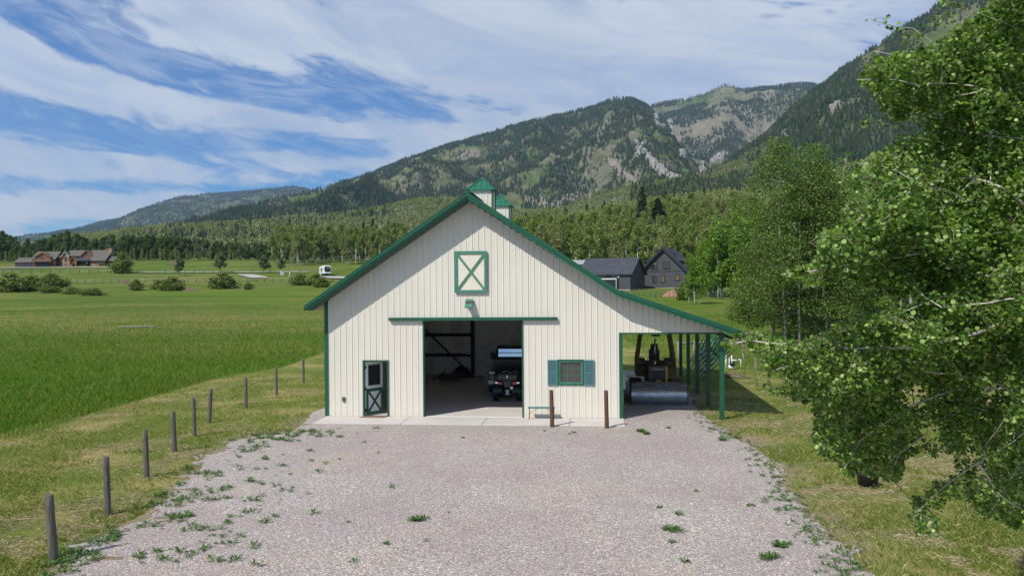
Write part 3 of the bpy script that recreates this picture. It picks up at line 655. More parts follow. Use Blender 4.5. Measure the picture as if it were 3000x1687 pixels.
# green drip strip at foot of gable panel of the lean-to
BP(MB().box((10.95, -.03, 3.09), (14.66, -.0, 3.135)), 'base_trim', M['green'])
BP(MB().box((10.97, .02, 3.1), (14.62, .1, 3.35)), 'lean_to_beam', M['girt'])
BP(MB().box((14.5, .12, 3.02), (14.64, DEP, 3.24)), 'side_beam', M['green'])
mb = MB()
for k in range(9): y = .4 + k * 1.75; mb.prism([(11.05, 4.2), (15.1, 4.2 - 4.05 * SL2), (15.1, 4.3 - 4.05 * SL2), (11.05, 4.3)], 'y', y, y + .05)
BP(mb, 'lean_to_rafters', M['girt'])
for k in range(5): BP(MB().box((14.51, k * 3.567 + .0, -.3), (14.67, k * 3.567 + .16, 3.02 if k else 3.085)), 'lean_to_post', M['green'], .006)
# big door opening
BP(MB().box((3.70, -.035, .036), (3.755, .12, 3.6)).box((7.39, -.035, .036), (7.44, .12, 3.6)).box((3.70, -.03, 3.6), (7.44, .12, 3.64)), 'door_surround', M['green'])
BP(MB().box((2.44, -.14, 3.6), (8.7, -.03, 3.72)), 'door_track', M['green'], .008)
BP(MB().box((3.8, .0, .02), (7.38, .1, .048)), 'door_sill', M['white'])
# entry door (half glass over crossbuck), swung inward
BP(MB().box((1.41, -.04, .036), (1.47, .12, 2.1)).box((2.34, -.04, .036), (2.4, .12, 2.1)).box((1.41, -.04, 2.07), (2.4, .12, 2.13)), 'entry_frame', M['green'])
BP(MB().box((1.5, -.04, .034), (2.33, .1, .05)), 'entry_sill', M['darksteel'])
ed = empty('entry_door', (0, 0, 0)); ed.parent = barn; ed.location = (1.49, .06, .05); ed.rotation_euler = (0, 0, math.radians(55))
DW = .84
mb = MB(); mb.box((0, 0, 0), (DW, .04, .99)); mb.box((0, 0, 1.0), (.13, .04, 2.0)); mb.box((DW - .13, 0, 1.0), (DW, .04, 2.0)); mb.box((.13, 0, 1.0), (DW - .13, .04, 1.1)); mb.box((.13, 0, 1.88), (DW - .13, .04, 2.0))
mb.build('door_leaf', M['white'], ed)
MB().box((.14, .012, 1.11), (DW - .14, .028, 1.87)).build('door_glass', M['glass'], ed)
mb = MB(); mb.box((0.03, -.02, .02), (.13, -.001, .98)); mb.box((DW - .1, -.02, .02), (DW, -.001, .98)); mb.box((.13, -.02, .02), (DW - .1, -.001, .12)); mb.box((.13, -.02, .88), (DW - .1, -.001, .98))
mb.bar((.15, -.012, .14), (DW - .12, -.012, .86), .018, .075, (0, 0, 1)); mb.bar((.15, -.014, .86), (DW - .12, -.014, .14), .018, .075, (0, 0, 1)); mb.build('crossbuck', M['green'], ed)
mb = MB(); mb.box((.13, -.008, 1.1), (.16, 0, 1.88)); mb.box((DW - .16, -.008, 1.1), (DW - .13, 0, 1.88)); mb.box((.16, -.008, 1.1), (DW - .16, 0, 1.13)); mb.box((.16, -.008, 1.85), (DW - .16, 0, 1.88)); mb.build('glazing_bead', M['green'], ed)
for z in (.15, .95, 1.75): MB().box((-.03, -.03, z), (.02, -.002, z + .1)).build('hinge', M['black'], ed)
MB().cyl((DW - .05, -.04, 1.04), (0, 1, 0), .03, .06, 12).build('handle', M['chrome'], ed)
# window with shutters
wn = empty('window', (0, 0, 0)); wn.parent = barn; wn.location = (9.175, -.02, 1.7)
mb = MB()
def frame(mb, w, h, t, y0, y1):
    mb.box((-w / 2, y0, -h / 2), (-w / 2 + t, y1, h / 2)); mb.box((w / 2 - t, y0, -h / 2), (w / 2, y1, h / 2)); mb.box((-w / 2 + t, y0, -h / 2), (w / 2 - t, y1, -h / 2 + t)); mb.box((-w / 2 + t, y0, h / 2 - t), (w / 2 - t, y1, h / 2)); return mb
frame(mb, .95, .93, .045, -.03, .1).build('window_frame', M['green'], wn)
frame(MB(), .86, .84, .055, -.01, .08).build('window_sash', M['green_faded'], wn)
MB().box((-.38, .05, -.37), (.38, .06, .37)).build('window_pane', M['winglass'], wn)
mb = MB()
for t in (-.127, .127): mb.box((t - .008, .03, -.37), (t + .008, .049, .37)); mb.box((-.375, .031, t - .008), (.375, .048, t + .008))
mb.build('muntins', M['green_faded'], wn)
def shutter(x):
    e = empty('shutter', (0, 0, 0)); e.parent = barn; e.location = (x, -.03, 1.69)
    mb = MB(); w, h = .37, .92
    frame(mb, w, h, .055, -.03, .0); mb.box((-w / 2 + .055, -.03, -.03), (w / 2 - .055, 0, .03))
    mb.build('shutter_frame', M['shutter'], e, bevel=.004)
    mb = MB()
    for z0, z1 in ((-.4, -.035), (.035, .4)):
        z = z0 + .01
        while z < z1 - .02:
            mb.add([(-w / 2 + .056, -.026, z), (w / 2 - .056, -.026, z), (w / 2 - .056, -.006, z + .022), (-w / 2 + .056, -.006, z + .022)], [(0, 1, 2, 3)]); z += .026
    mb.box((-w / 2 + .05, -.004, -.4), (w / 2 - .05, 0, .4)); mb.build('louvres', M['shutter'], e)
shutter(8.515); shutter(9.845)
# loft door
ld = empty('loft_door', (0, 0, 0)); ld.parent = barn; ld.location = (5.53, -.03, 5.39)
w, h = 1.2, 1.53
MB().box((-w / 2 + .05, -.03, -h / 2 + .05), (w / 2 - .05, .0, h / 2 - .05)).build('door_board', M['cream'], ld)
mb = frame(MB(), w, h, .1, -.075, 0); mb.build('door_frame', M['green_faded'], ld, bevel=.004)
mb = MB().bar((-w / 2 + .09, -.052, -h / 2 + .1), (w / 2 - .09, -.052, h / 2 - .1), .04, .075); mb.bar((-w / 2 + .09, -.056, h / 2 - .1), (w / 2 - .09, -.056, -h / 2 + .1), .04, .075); mb.build('cross_brace', M['green_faded'], ld)
# hooded wall lamp
wl = empty('wall_lamp', (0, 0, 0)); wl.parent = barn; wl.location = (5.47, -.02, 4.22)
MB().add([(-.14, -.05, .17), (.14, -.05, .17), (.14, -.02, .17), (-.14, -.02, .17), (-.14, -.33, -.13), (.14, -.33, -.13), (.14, -.3, -.15), (-.14, -.3, -.15)], [(0, 1, 2, 3), (4, 5, 1, 0), (7, 6, 5, 4), (3, 2, 6, 7), (0, 3, 7, 4), (1, 5, 6, 2)]).build('lamp_hood', M['green_faded'], wl)
MB().box((-.13, -.2, -.08), (.13, 0, .1)).build('lamp_body', M['darksteel'], wl)
# outlet box, meter box
BP(MB().box((.62, -.07, .58), (.74, -.02, .76)), 'outlet_cover', M['darksteel'], .02)
mt = empty('electric_meter', (0, 0, 0)); mt.parent = barn; mt.location = (11.03, 1.0, 1.25)
MB().box((0, 0, -.28), (.16, .38, .28)).build('meter_box', M['meter'], mt, bevel=.015)
MB().cyl((.2, .19, .1), (1, 0, 0), .09, .1, 16).build('meter_glass', M['meter'], mt)
MB().tube([(.06, .19, -.28), (.06, .19, -1.2)], .03, 8).build('conduit', M['galv'], mt)
# cupolas
def cupola(y):
    e = empty('cupola', (0, 0, 0)); e.parent = barn; e.location = (5.6, y, 0)
    s = .455; zt = 8.66; mb = MB(); pr = [p for p in profile(-s, s, .0) if -s <= p[0] <= s]; pr = [(-s, 0)] + pr + [(s, 0)]
    for q in range(4):
        R_ = Matrix.Rotation(q * math.pi / 2, 3, 'Z')
        for (a, ha), (b, hb) in zip(pr[:-1], pr[1:]):
            if b - a < 1e-4: continue
            mb.add([R_ @ Vector(v) for v in ((a, -s - ha, 7.5), (b, -s - hb, 7.5), (b, -s - hb, zt), (a, -s - ha, zt))], [(0, 1, 2, 3)])
    mb.build('cupola_wall', M['siding'], e)
    for sx_ in (-1, 1):
        for sy in (-1, 1): MB().box((sx_ * s - .028 + sx_ * .006, sy * s - .028 + sy * .006, 7.5), (sx_ * s + .028 + sx_ * .006, sy * s + .028 + sy * .006, zt)).build('cupola_trim', M['green'], e)
    o = .57; zr = 9.19; mb = MB()
    mb.add([(-o, -o, zt), (o, -o, zt), (o, o, zt), (-o, o, zt), (0, 0, zr)], [(0, 1, 4), (1, 2, 4), (2, 3, 4), (3, 0, 4), (0, 3, 2, 1)])
    rf = mb.build('cupola_roof', M['green_roof'], e)
    mb = MB()
    for sx_ in (-1, 1):
        for sy in (-1, 1): mb.bar((sx_ * o, sy * o, zt + .012), (0, 0, zr + .012), .075, .022)
    for q in range(4):
        R_ = Matrix.Rotation(q * math.pi / 2, 3, 'Z')
        for xx in (-.23, 0, .23):
            t = 1 - abs(xx) / o; mb.bar(R_ @ Vector((xx, -o, zt + .01)), R_ @ Vector((xx, -o * (1 - t), zt + (zr - zt) * t + .01)), .02, .03)
    mb.build('hip_cap', M['green_roof'], rf); MB().tube([(0, 0, zr), (0, 0, zr + .03)], [.05, .03], 8).build('finial', M['galv'], rf)
cupola(2.75); cupola(9.4)
# ------------------------------------------------------------------ things at the barn
tag(bmesh_obj(MB().add([(-.47, -.31, 0), (.42, -.31, 0), (.52, .0, 0), (-.37, .0, 0), (-.47, -.31, .018), (.42, -.31, .018), (.52, .0, .018), (-.37, .0, .018)], [(0, 1, 2, 3), (7, 6, 5, 4), (0, 4, 5, 1), (1, 5, 6, 2), (2, 6, 7, 3), (3, 7, 4, 0)]), 'doormat', M['mat'], 1.83, -.06, .037), 'brown doormat lying askew on the concrete at the entry door', 'doormat')
bn = bempty('bench', 8.12, -.36, .035, 'low folding bench with blue-green top against the barn wall', 'bench')
MB().box((-.49, -.13, .40), (.49, .13, .44)).build('bench_top', M['shutter'], bn, bevel=.006)
for sx_ in (-1, 1):
    mb = MB(); mb.tube([(sx_ * .44, -.11, .4), (sx_ * .45, -.11, .02), (sx_ * .47, -.15, 0)], .011, 6); mb.tube([(sx_ * .44, .11, .4), (sx_ * .45, .11, 0)], .011, 6); mb.tube([(sx_ * .44, -.11, .2), (sx_ * .44, .11, .2)], .009, 6)
    mb.tube([(sx_ * .44, 0, .2), (sx_ * .3, 0, .3), (sx_ * .12, 0, .4)], .007, 6); mb.build('leg', M['rust'], bn)
def post(name, mb_r, h, m, lean=(0, 0), top=.9):
    n = 7; pts = [(lean[0] * i / n, lean[1] * i / n, -.3 + (h + .3) * i / n) for i in range(n + 1)]; rs = [mb_r * (1.05 - .08 * i / n) for i in range(n + 1)]
    pts.append((lean[0], lean[1], h + .012)); rs.append(mb_r * .75)
    return MB().tube(pts, rs, 14, True, .05).build(name, m)
for (x, y, h, l) in ((8.58, -1.80, 1.27, 'left one of the two brown guard posts, in front of the bench'), (10.45, -1.93, 1.28, 'right one of the two brown guard posts, near the barn corner')):
    o = post('guard_post', .072, h, M['post_brown'], (-.03, .0)); o.location = B(x, y, 0); tag(o, l, 'post', 'brown wooden guard posts on the gravel')
fp_ = [(161, 1642, -.1, 0, .078, 1.19), (317, 1507, -.04, 0, .07, 1.25), (431, 1397.6, -.04, .0, .068, 1.22), (513, 1323, -.06, 0, .072, 1.2), (571, 1277.5, -.04, 0, .062, 1.27), (611, 1238, .09, .02, .07, 1.22), (720.5, 1194.7, .0, 0, .066, 1.23), (811, 1156, -.03, 0, .062, 1.25), (889, 1121, -.0, 0, .06, 1.25), (953, 1098, 0, 0, .07, 1.27), (-8, 1788, -.1, 0, .075, 1.2)]
fl = ['gray wooden fence post nearest the bottom left corner of the gravel', 'gray wooden fence post casting a shadow onto the gravel weeds, second from front', 'gray wooden fence post in dry grass, third from front', 'gray wooden fence post, fourth from front, where gravel meets the grass', 'slim gray fence post, fifth from front, at the top edge of the gravel', 'gray fence post leaning clearly to the right', 'gray wooden fence post standing alone between the leaning post and the straw patch', 'slim fence post beside a patch of pale straw', 'last free-standing gray fence post before the barn corner', 'fence post half hidden behind the left corner of the barn', 'fence post cut off by the left edge of the picture']
for (px, py, lx, ly, r, h), lab in zip(fp_, fl):
    x, y = gpt(px, py); o = post('fence_post', r, h, M['post_gray'], (lx, ly)); o.location = (x, y, 0); o.rotation_euler = (0, 0, rnd.random() * 6); 
    o.rotation_euler = (0, 0, 0); tag(o, lab, 'fence post', 'round wooden fence posts left of the gravel yard')
for (px, py, L, a, lab) in ((250, 1600, .55, .5, 'short pale plank piece lying left on the gravel edge'), (268, 1592, .5, 1.15, 'short pale plank piece lying right of the other one, turned upright in view')):
    x, y = gpt(px, py); o = MB().box((-L / 2, -.07, 0), (L / 2, .07, .03)).build('plank', M['plank']); o.location = (x, y, .012); o.rotation_euler = (0, 0.03, a); tag(o, lab, 'plank', 'plank offcuts by the fence posts')
x, y = gpt(2553, 1431)
pot = empty('nursery_pot', (x, y + .2, 0), 0, 'round black plastic tub standing in the grass under the leaves', 'tub')
MB().tube([(0, 0, .03), (0, 0, .3), (0, 0, .31), (0, 0, .32)], [.22, .25, .255, .22], 24).build('tub_body', M['black'], pot); MB().tube([(0, 0, 0), (0, 0, .05)], [.215, .222], 24).build('tub_base', M['plank'], pot)
MB().cyl((.05, -.235, .1), (0, 1, .1), .035, .02, 12).build('drain_hole', M['girt'], pot)
# --- quad bike seen from behind
def atv():
    e = bempty('quad_bike', 6.4, 4.4, .035, 'black quad bike with red tail lights parked facing into the barn', 'quad bike')
    for (sx_, y) in ((-1, 0), (1, 0), (-1, 1.25), (1, 1.25)):
        w = MB(); x = sx_ * .49; r = .315
        w.tube([(x - .135, y, r), (x - .125, y, r), (x - .08, y, r), (x + .08, y, r), (x + .125, y, r), (x + .135, y, r)], [.17, .27, .3, .3, .27, .17], 22)
        # chunky knobs on the tread
        for k in range(18):
            t = 2 * math.pi * k / 18
            for dx in (-.09, 0, .09):
                tt = t + (.17 if dx == 0 else 0); c = Vector((x + dx, y + math.cos(tt) * .305, r + math.sin(tt) * .305))
                Mx = Matrix.Translation(c) @ Matrix.Rotation(tt, 4, 'X'); w.box((-.032, -.018, -.03), (.032, .018, .03), Mx)
        ww = w.build('wheel', M['rubber'], e)
        MB().cyl((x + sx_ * .06, y, r), (1, 0, 0), .15, .16, 16).build('rim', M['darksteel'], ww)
    mb = MB()
    mb.prism([(-.15, .55), (.1, .62), (.5, .66), (1.0, .72), (1.45, .7), (1.5, .5), (1.2, .4), (.1, .42)], 'x', -.2, .2); mb.build('frame_body', M['black'], e, bevel=.02)
    mb = MB().box((-.15, .25, .72), (.15, .95, .84)); mb.build('saddle', M['black'], e, bevel=.04)
    for sx_ in (-1, 1):
        for y in (0, 1.25):
            pts = [(y + math.cos(t) * .38, .33 + math.sin(t) * .38) for t in np.linspace(.25, math.pi - .15, 8)]; pts2 = [(y + math.cos(t) * .36, .33 + math.sin(t) * .36) for t in np.linspace(math.pi - .15, .25, 8)]
            a, b = sorted((sx_ * .2, sx_ * .6)); MB().prism(pts + pts2, 'x', a, b).build('fender', M['truckpaint'], e)
    mb = MB()
    for x in (-.36, -.18, 0, .18, .36): mb.tube([(x, -.2, .86), (x, .35, .86)], .012, 6)
    for y in (-.2, .35): mb.tube([(-.4, y, .86), (.4, y, .86)], .014, 6)
    mb.tube([(-.2, -.15, .86), (-.13, -.12, .62), (-.1, -.05, .5)], .014, 6); mb.tube([(.2, -.15, .86), (.13, -.12, .62), (.1, -.05, .5)], .014, 6); mb.build('rear_rack', M['darksteel'], e)
    bx = MB().box((-.4, -.22, .88), (.4, .22, 1.1)).build('cargo_box', M['darksteel'], e, bevel=.02); MB().box((-.41, -.23, 1.105), (.41, .23, 1.15)).build('box_lid', M['black'], bx, bevel=.01); MB().box((-.02, -.245, .98), (.02, -.22, 1.08)).build('latch', M['chrome'], bx)
    for sx_ in (-1, 1): MB().prism([(sx_ * .2, .7), (sx_ * .4, .72), (sx_ * .38, .8), (sx_ * .24, .82)], 'y', -.26, -.2).build('tail_light', M['redlamp'], e)
    for sx_ in (-1, 1): MB().prism([(sx_ * .4, .73), (sx_ * .52, .76), (sx_ * .5, .82), (sx_ * .39, .81)], 'y', -.24, -.18).build('fender_trim', M['chrome'], e)
    MB().prism([(-.2, .84), (.2, .84), (.1, .58), (-.1, .58)], 'y', -.2, -.16).build('rear_panel', M['darksteel'], e)
    MB().cyl((.19, -.2, .58), (0, 1, 0), .065, .3, 16).build('exhaust', M['steel'], e)
    MB().prism([(-.09, .48), (.09, .48), (.05, .4), (.1, .28), (-.1, .28), (-.05, .4)], 'y', -.2, -.15).build('hitch_plate', M['white'], e)
    mb = MB()
    for sx_ in (-1, 1):
        mb.tube([(sx_ * .1, 0, .3), (sx_ * .36, 0, .3)], .03, 8); mb.tube([(sx_ * .1, -.1, .25), (sx_ * .38, -.06, .22)], .018, 6); mb.tube([(sx_ * .3, .02, .3), (sx_ * .22, .05, .62)], .03, 8)
    mb.tube([(-.12, -.1, .25), (.12, -.1, .25)], .03, 8); mb.build('suspension', M['darksteel'], e)
    mb = MB().tube([(-.38, 1.0, 1.08), (-.2, 1.05, 1.12), (0, 1.1, 1.08), (.2, 1.05, 1.12), (.38, 1.0, 1.08)], .014, 6); mb.tube([(0, 1.1, 1.08), (0, 1.25, .75)], .02, 6); mb.build('handlebar', M['chrome'], e)
    for sx_ in (-1, 1): MB().tube([(sx_ * .38, 1.0, 1.08), (sx_ * .45, .97, 1.07)], .02, 8).build('grip', M['black'], e)
atv()
# --- flatbed pickup behind it
def truck():
    e = bempty('flatbed_truck', 6.28, 6.0, .035, 'dark green flatbed pickup parked inside behind the quad bike', 'truck')
    MB().box((-1.05, .0, .72), (1.05, 2.5, .86)).build('flatbed', M['darksteel'], e, bevel=.01)
    mb = MB(); mb.box((-1.05, -.06, .5), (1.05, .0, .86)); mb.prism([(-1.1, .45), (-.65, .45), (-.65, 1.08), (-.8, 1.1), (-1.1, .95)], 'y', -.12, 1.1); mb.build('rear_skirt', M['darksteel'], e)
    mb = MB()
    mb.add([(-1.0, 2.5, .6), (1.0, 2.5, .6), (1.0, 2.5, 1.35), (-1.0, 2.5, 1.35), (-.82, 2.72, 1.98), (.82, 2.72, 1.98), (-1.0, 5.2, .6), (1.0, 5.2, .6), (1.0, 5.2, 1.2), (-1.0, 5.2, 1.2), (-.8, 4.0, 1.98), (.8, 4.0, 1.98), (1, 4.6, 1.3), (-1, 4.6, 1.3)],
           [(0, 1, 2, 3), (3, 2, 5, 4), (4, 5, 11, 10), (10, 11, 12, 13), (13, 12, 8, 9), (9, 8, 7, 6), (3, 4, 10, 13), (2, 12, 11, 5), (0, 3, 13, 9, 6), (1, 7, 8, 12, 2), (0, 6, 7, 1)]); mb.build('cab', M['truckpaint'], e, bevel=.03)
    # sloping rear window in two panes
    th = math.atan2(.22, .63)
    def pane(z0, z1, x0, x1):
        f = lambda z: 2.5 + (z - 1.35) / .63 * .22 - .012
        return MB().add([(x0, f(z0) - .0, z0), (x1, f(z0), z0), (x1, f(z1) - .02, z1), (x0, f(z1) - .02, z1)], [(0, 1, 2, 3)])
    tl = -.02
    for z0, z1 in ((1.5, 1.66), (1.7, 1.86)):
        yb = 2.44; MB().add([(-.74, yb, z0), (.9, yb, z0), (.9, yb + .021, z1), (-.74, yb + .021, z1), (-.74, yb + .02, z0), (.9, yb + .02, z0), (.9, yb + .041, z1), (-.74, yb + .041, z1)], [(0, 1, 2, 3), (7, 6, 5, 4), (0, 4, 5, 1), (1, 5, 6, 2), (2, 6, 7, 3), (3, 7, 4, 0)]).build('rear_window', M['mirrorglass'], e)
    MB().tube([(-.95, 3.9, 1.35), (-1.15, 3.9, 1.42)], .015, 6).build('mirror_arm', M['black'], e)
    MB().box((-1.3, 3.85, 1.28), (-1.1, 3.93, 1.58)).build('side_mirror', M['black'], e, bevel=.02)
    for sx_ in (-1, 1):
        for y in (1.0, 4.4):
            w = MB().cyl((sx_ * .85, y, .38), (1, 0, 0), .38, .26, 24).build('wheel', M['rubber'], e); MB().cyl((sx_ * .9, y, .38), (1, 0, 0), .2, .2, 14).build('rim', M['steel'], w)
    MB().cyl((-.72, -.14, .82), (0, 1, 0), .07, .05, 14).build('tail_light', M['darkred'], e); MB().cyl((-1.08, -.14, .98), (0, 1, 0), .035, .04, 12).build('marker_light', M['redlamp'], e)
    MB().box((-.86, -.15, .97), (-.6, -.13, 1.07)).build('plate', M['white'], e); MB().box((-.9, -.15, .52), (-.66, -.13, .68)).build('sticker', M['white'], e)
    mb = MB()
    for k in range(6): mb.tube([(-.5 + k * .18, .3 + rnd.random() * .5, .95), (-.3 + k * .2, .8 + rnd.random(), 1.02 + rnd.random() * .12)], .04, 7)
    mb.build('straps', M['black'], e)
truck()
# --- harrow with spring tines on the floor, small notice
def harrow():
    e = bempty('harrow', 2.6, 11.2, .035, 'folded black spring tine harrow lying on the floor near the rear wall', 'harrow')
    mb = MB()
    for k in range(5): mb.bar((-.75 + k * .05, k * .28, .12 + k * .03), (.55 + k * .06, k * .28 - .25, .12 + k * .05), .05, .05)
    mb.bar((-.6, 0, .18), (-.3, 1.3, .4), .05, .05); mb.bar((.4, -.1, .18), (.6, 1.3, .4), .05, .05); mb.build('harrow_frame', M['darksteel'], e)
    mb = MB()
    for k in range(5):
        for j in range(6):
            x = -.7 + j * .25 + k * .05; y = k * .28 - j * .04; mb.tube([(x, y, .15), (x + .03, y - .12, .22), (x + .04, y - .2, .1), (x + .02, y - .15, .0)], .012, 5)
    mb.build('tines', M['black'], e); MB().tube([(-.45, -.35, .02), (-.42, -.3, .14)], [.03, .02], 8).build('hitch_pin', M['white'], e)
harrow()
def tarp():
    vs = []; fs = []; n = 14
    for j in range(n + 1):
        for i in range(n + 1):
            u, v = i / n - .5, j / n - .5; r = math.hypot(u, v) * 2; z = max(0, (1 - r) * .75 + (vn(u * 9, v * 9, 5) - .5) * .25 * (r < 1)); vs.append((u * 1.5, v * .9, z))
    for j in range(n):
        for i in range(n): a = j * (n + 1) + i; fs.append((a, a + 1, a + n + 2, a + n + 1))
    o = MB().add(vs, fs, True).build('tarp', M['black']); o.location = B(3.0, 13.2, .035); o.rotation_euler = (0, 0, b_rot); tag(o, 'crumpled black tarp heaped behind the harrow', 'tarp')
tarp()
sg = bempty('notice', 3.2, DEP - .2, 1.22, 'small white licence plate style notice on the rear wall girt', 'sign'); MB().box((-.15, 0, -.08), (.15, .012, .08)).build('plate', M['white'], sg)
mb = MB()
for (a, b, c, d) in ((-.12, -.04, -.07, .04), (-.05, -.03, -.01, .05), (.02, -.04, .05, .03), (.07, -.02, .12, .04)): mb.box((a, -.004, b), (c, -.0005, d))
mb.build('lettering', M['black'], sg)
wb = bempty('workbench', 2.55, 1.9, .035, 'narrow bench seen in the dark through the entry door', 'workbench')
MB().box((-.5, -.2, .8), (.5, .4, .86)).build('bench_top', M['panelgray'], wb)
for sx_ in (-1, 1): MB().box((sx_ * .45 - .03, -.15, 0), (sx_ * .45 + .03, .35, .8)).build('leg', M['girt'], wb)
# --- bulldozer under the lean-to
def dozer():
    e = bempty('bulldozer', 12.66, 3.6, 0, 'old yellow bulldozer with scoured steel blade parked under the lean-to', 'bulldozer')
    # curved blade
    n = 12; prof = []
    for k in range(n + 1):
        t = k / n; z = .06 + .82 * t; y = .02 + .26 * math.sin(math.pi * (t * .9 + .05)) - .16 * (1 - t) * 0 ; prof.append((y, z))
    mb = MB(); w = 1.12
    back = [(p[0] + .05, p[1]) for p in prof]
    for i in range(n):
        for (A, flip) in ((prof, 0), (back, 1)):
            a, b = A[i], A[i + 1]; q = [(-w, a[0], a[1]), (w, a[0], a[1]), (w, b[0], b[1]), (-w, b[0], b[1])]; mb.add(q, [(0, 1, 2, 3) if not flip else (3, 2, 1, 0)], True)
    mb.add([(-w, prof[-1][0], .88), (w, prof[-1][0], .88), (w, back[-1][0], .88), (-w, back[-1][0], .88)], [(0, 1, 2, 3)])
    bl = mb.build('blade', M['blade_steel'], e)
    for sx_ in (-1, 1):
        a, b = sorted((sx_ * w, sx_ * (w + .035))); MB().prism([(prof[k][0] - .03, prof[k][1]) for k in range(0, n + 1, 2)] + [(prof[-1][0] + .3, .84), (.35, .06)], 'x', a, b).build('end_bit', M['darksteel'], bl)
    MB().box((-w, -.02, .02), (w, .06, .16)).build('cutting_edge', M['darksteel'], bl); MB().prism([(-w, .85), (-.8, .94), (.6, .94), (w, .85)], 'y', .06, .12).build('blade_top', M['darksteel'], bl)
    mb = MB()
    for k in range(9): mb.cyl((-.95 + rnd.random() * 1.9, prof[5][0] + .03, .45 + rnd.random() * .3), (0, 1, 0), .02, .1, 8)
    mb.build('bolt_holes', M['black'], bl)
    for sx_ in (-1, 1):
        MB().bar((sx_ * .75, .3, .35), (sx_ * .78, 2.3, .45), .1, .16).build('push_arm', M['darksteel'], e)
        MB().tube([(sx_ * .35, .4, .75), (sx_ * .35, 1.2, .95)], .045, 10).build('lift_cylinder', M['darksteel'], e)
        # track with pads
        tr = MB(); x0, x1 = sorted((sx_ * .62, sx_ * 1.08)); y0, y1, r = 1.15, 3.0, .36
        loop = [(y0 + math.cos(t) * r, .4 + math.sin(t) * r) for t in np.linspace(math.pi / 2, 3 * math.pi / 2, 9)] + [(y1 + math.cos(t) * r, .4 + math.sin(t) * r) for t in np.linspace(-math.pi / 2, math.pi / 2, 9)]
        tr.prism(loop, 'x', x0 + .04, x1 - .04); Lp = loop + [loop[0]]
        for (a, b) in zip(Lp[:-1], Lp[1:]):
            d = math.hypot(b[0] - a[0], b[1] - a[1]); m_ = max(1, int(d / .14))
            for q in range(m_):
                t = (q + .5) / m_; c = (a[0] + (b[0] - a[0]) * t, a[1] + (b[1] - a[1]) * t); ang = math.atan2(b[1] - a[1], b[0] - a[0]); Mx = Matrix.Translation((0, c[0], c[1])) @ Matrix.Rotation(ang, 4, 'X'); tr.box((x0, -.055, -.03), (x1, .055, .03), Mx)
        tr.build('track', M['rust'], e)
        a, b = sorted((sx_ * .42, sx_ * .86)); MB().prism([(1.9, .95), (3.2, .95), (3.2, 1.65), (2.3, 1.65), (1.95, 1.3)], 'x', a, b).build('fuel_tank' if sx_ > 0 else 'fender_box', M['dozer'], e, bevel=.03)
    hd = MB().prism([(.75, .6), (2.3, .6), (2.3, 1.62), (.75, 1.5)], 'x', -.4, .4).build('hood', M['dozer'], e, bevel=.03)
    MB().box((-.29, .70, .42), (.29, .74, 1.42)).build('grille', M['black'], hd)
    mb = MB().box((-.35, .66, .4), (-.29, .748, 1.5)); mb.box((-.29, .66, 1.44), (.29, .748, 1.5)); mb.build('grille_surround', M['darksteel'], hd); MB().box((.29, .655, .4), (.36, .748, 1.51)).build('grille_side', M['dozer_bright'], hd)
    mb = MB()
    for k in range(9): mb.box((-.28, .69, .48 + k * .08), (.28, .7, .49 + k * .08))
    mb.build('grille_bars', M['darksteel'], hd)
    MB().prism([(-.16, .82), (.16, .82), (.1, .92), (-.03, .97), (-.12, .9)], 'y', .6, .66).build('tow_bracket', M['dozer_bright'], hd)
    cu = bpy.data.curves.new('lettering', 'FONT'); cu.body = 'CATERPILLAR'; cu.size = .085; cu.align_x = 'CENTER'; cu.extrude = .003
    to = bpy.data.objects.new('tmp', cu); me = bpy.data.meshes.new_from_object(to); bpy.data.objects.remove(to)
    MB().box((-.27, .688, 1.33), (.27, .7, 1.43)).build('nameplate', M['darksteel'], hd)
    o = bpy.data.objects.new('lettering', me); COL.objects.link(o); o.parent = hd; o.location = (0, .684, 1.35); o.rotation_euler = (math.pi / 2, 0, 0); me.materials.clear(); me.materials.append(M['white'])
    mb = MB().tube([(-.12, 1.2, 1.4), (-.12, 1.2, 1.75)], .055, 10); mb.tube([(-.12, 1.2, 1.75), (-.1, 1.2, 2.6)], .035, 10); mb.build('exhaust_pipe', M['steel'], e)
    # cab
    cb = MB()
    fr = [(-.76, 1.9), (.76, 1.9)]
    for sx_ in (-1, 1):
        cb.bar((sx_ * .8, 2.1, 1.5), (sx_ * .6, 2.25, 2.85), .13, .14); cb.bar((sx_ * .8, 3.3, 1.5), (sx_ * .6, 3.25, 2.85), .13, .14); cb.bar((sx_ * .8, 2.1, 1.5), (sx_ * .8, 3.3, 1.5), .06, .1)
        cb.prism([(2.05, .95), (3.35, .95), (3.35, 1.55), (2.05, 1.55)], 'x', sx_ * .8 - .03, sx_ * .8 + .03)
    cb.bar((-.64, 2.25, 2.8), (.64, 2.25, 2.8), .1, .1); cb.bar((-.64, 3.25, 2.8), (.64, 3.25, 2.8), .1, .1)
    c_ = cb.build('cab_frame', M['dozer'], e, bevel=.015)
    MB().box((-.74, 2.1, 2.86), (.74, 3.4, 2.95)).build('cab_roof', M['dozer'], e, bevel=.03)
    MB().box((-.78, 2.12, 1.0), (.78, 2.18, 1.62)).build('dashboard', M['darksteel'], e, bevel=.03)
    MB().box((-.25, 2.6, 1.3), (.25, 3.1, 1.55)).build('seat', M['black'], e, bevel=.06)
    MB().prism([(-.24, 1.5), (.24, 1.5), (.24, 1.95), (.17, 2.05), (.17, 2.2), (.1, 2.27), (-.1, 2.27), (-.17, 2.2), (-.17, 2.05), (-.24, 1.95)], 'y', 3.02, 3.14).build('seat_back', M['black'], e, bevel=.03)
    MB().prism([(-.2, 2.72), (.22, 2.72), (.15, 2.63), (-.12, 2.63)], 'y', 2.26, 2.34).build('wiper_motor', M['black'], e)
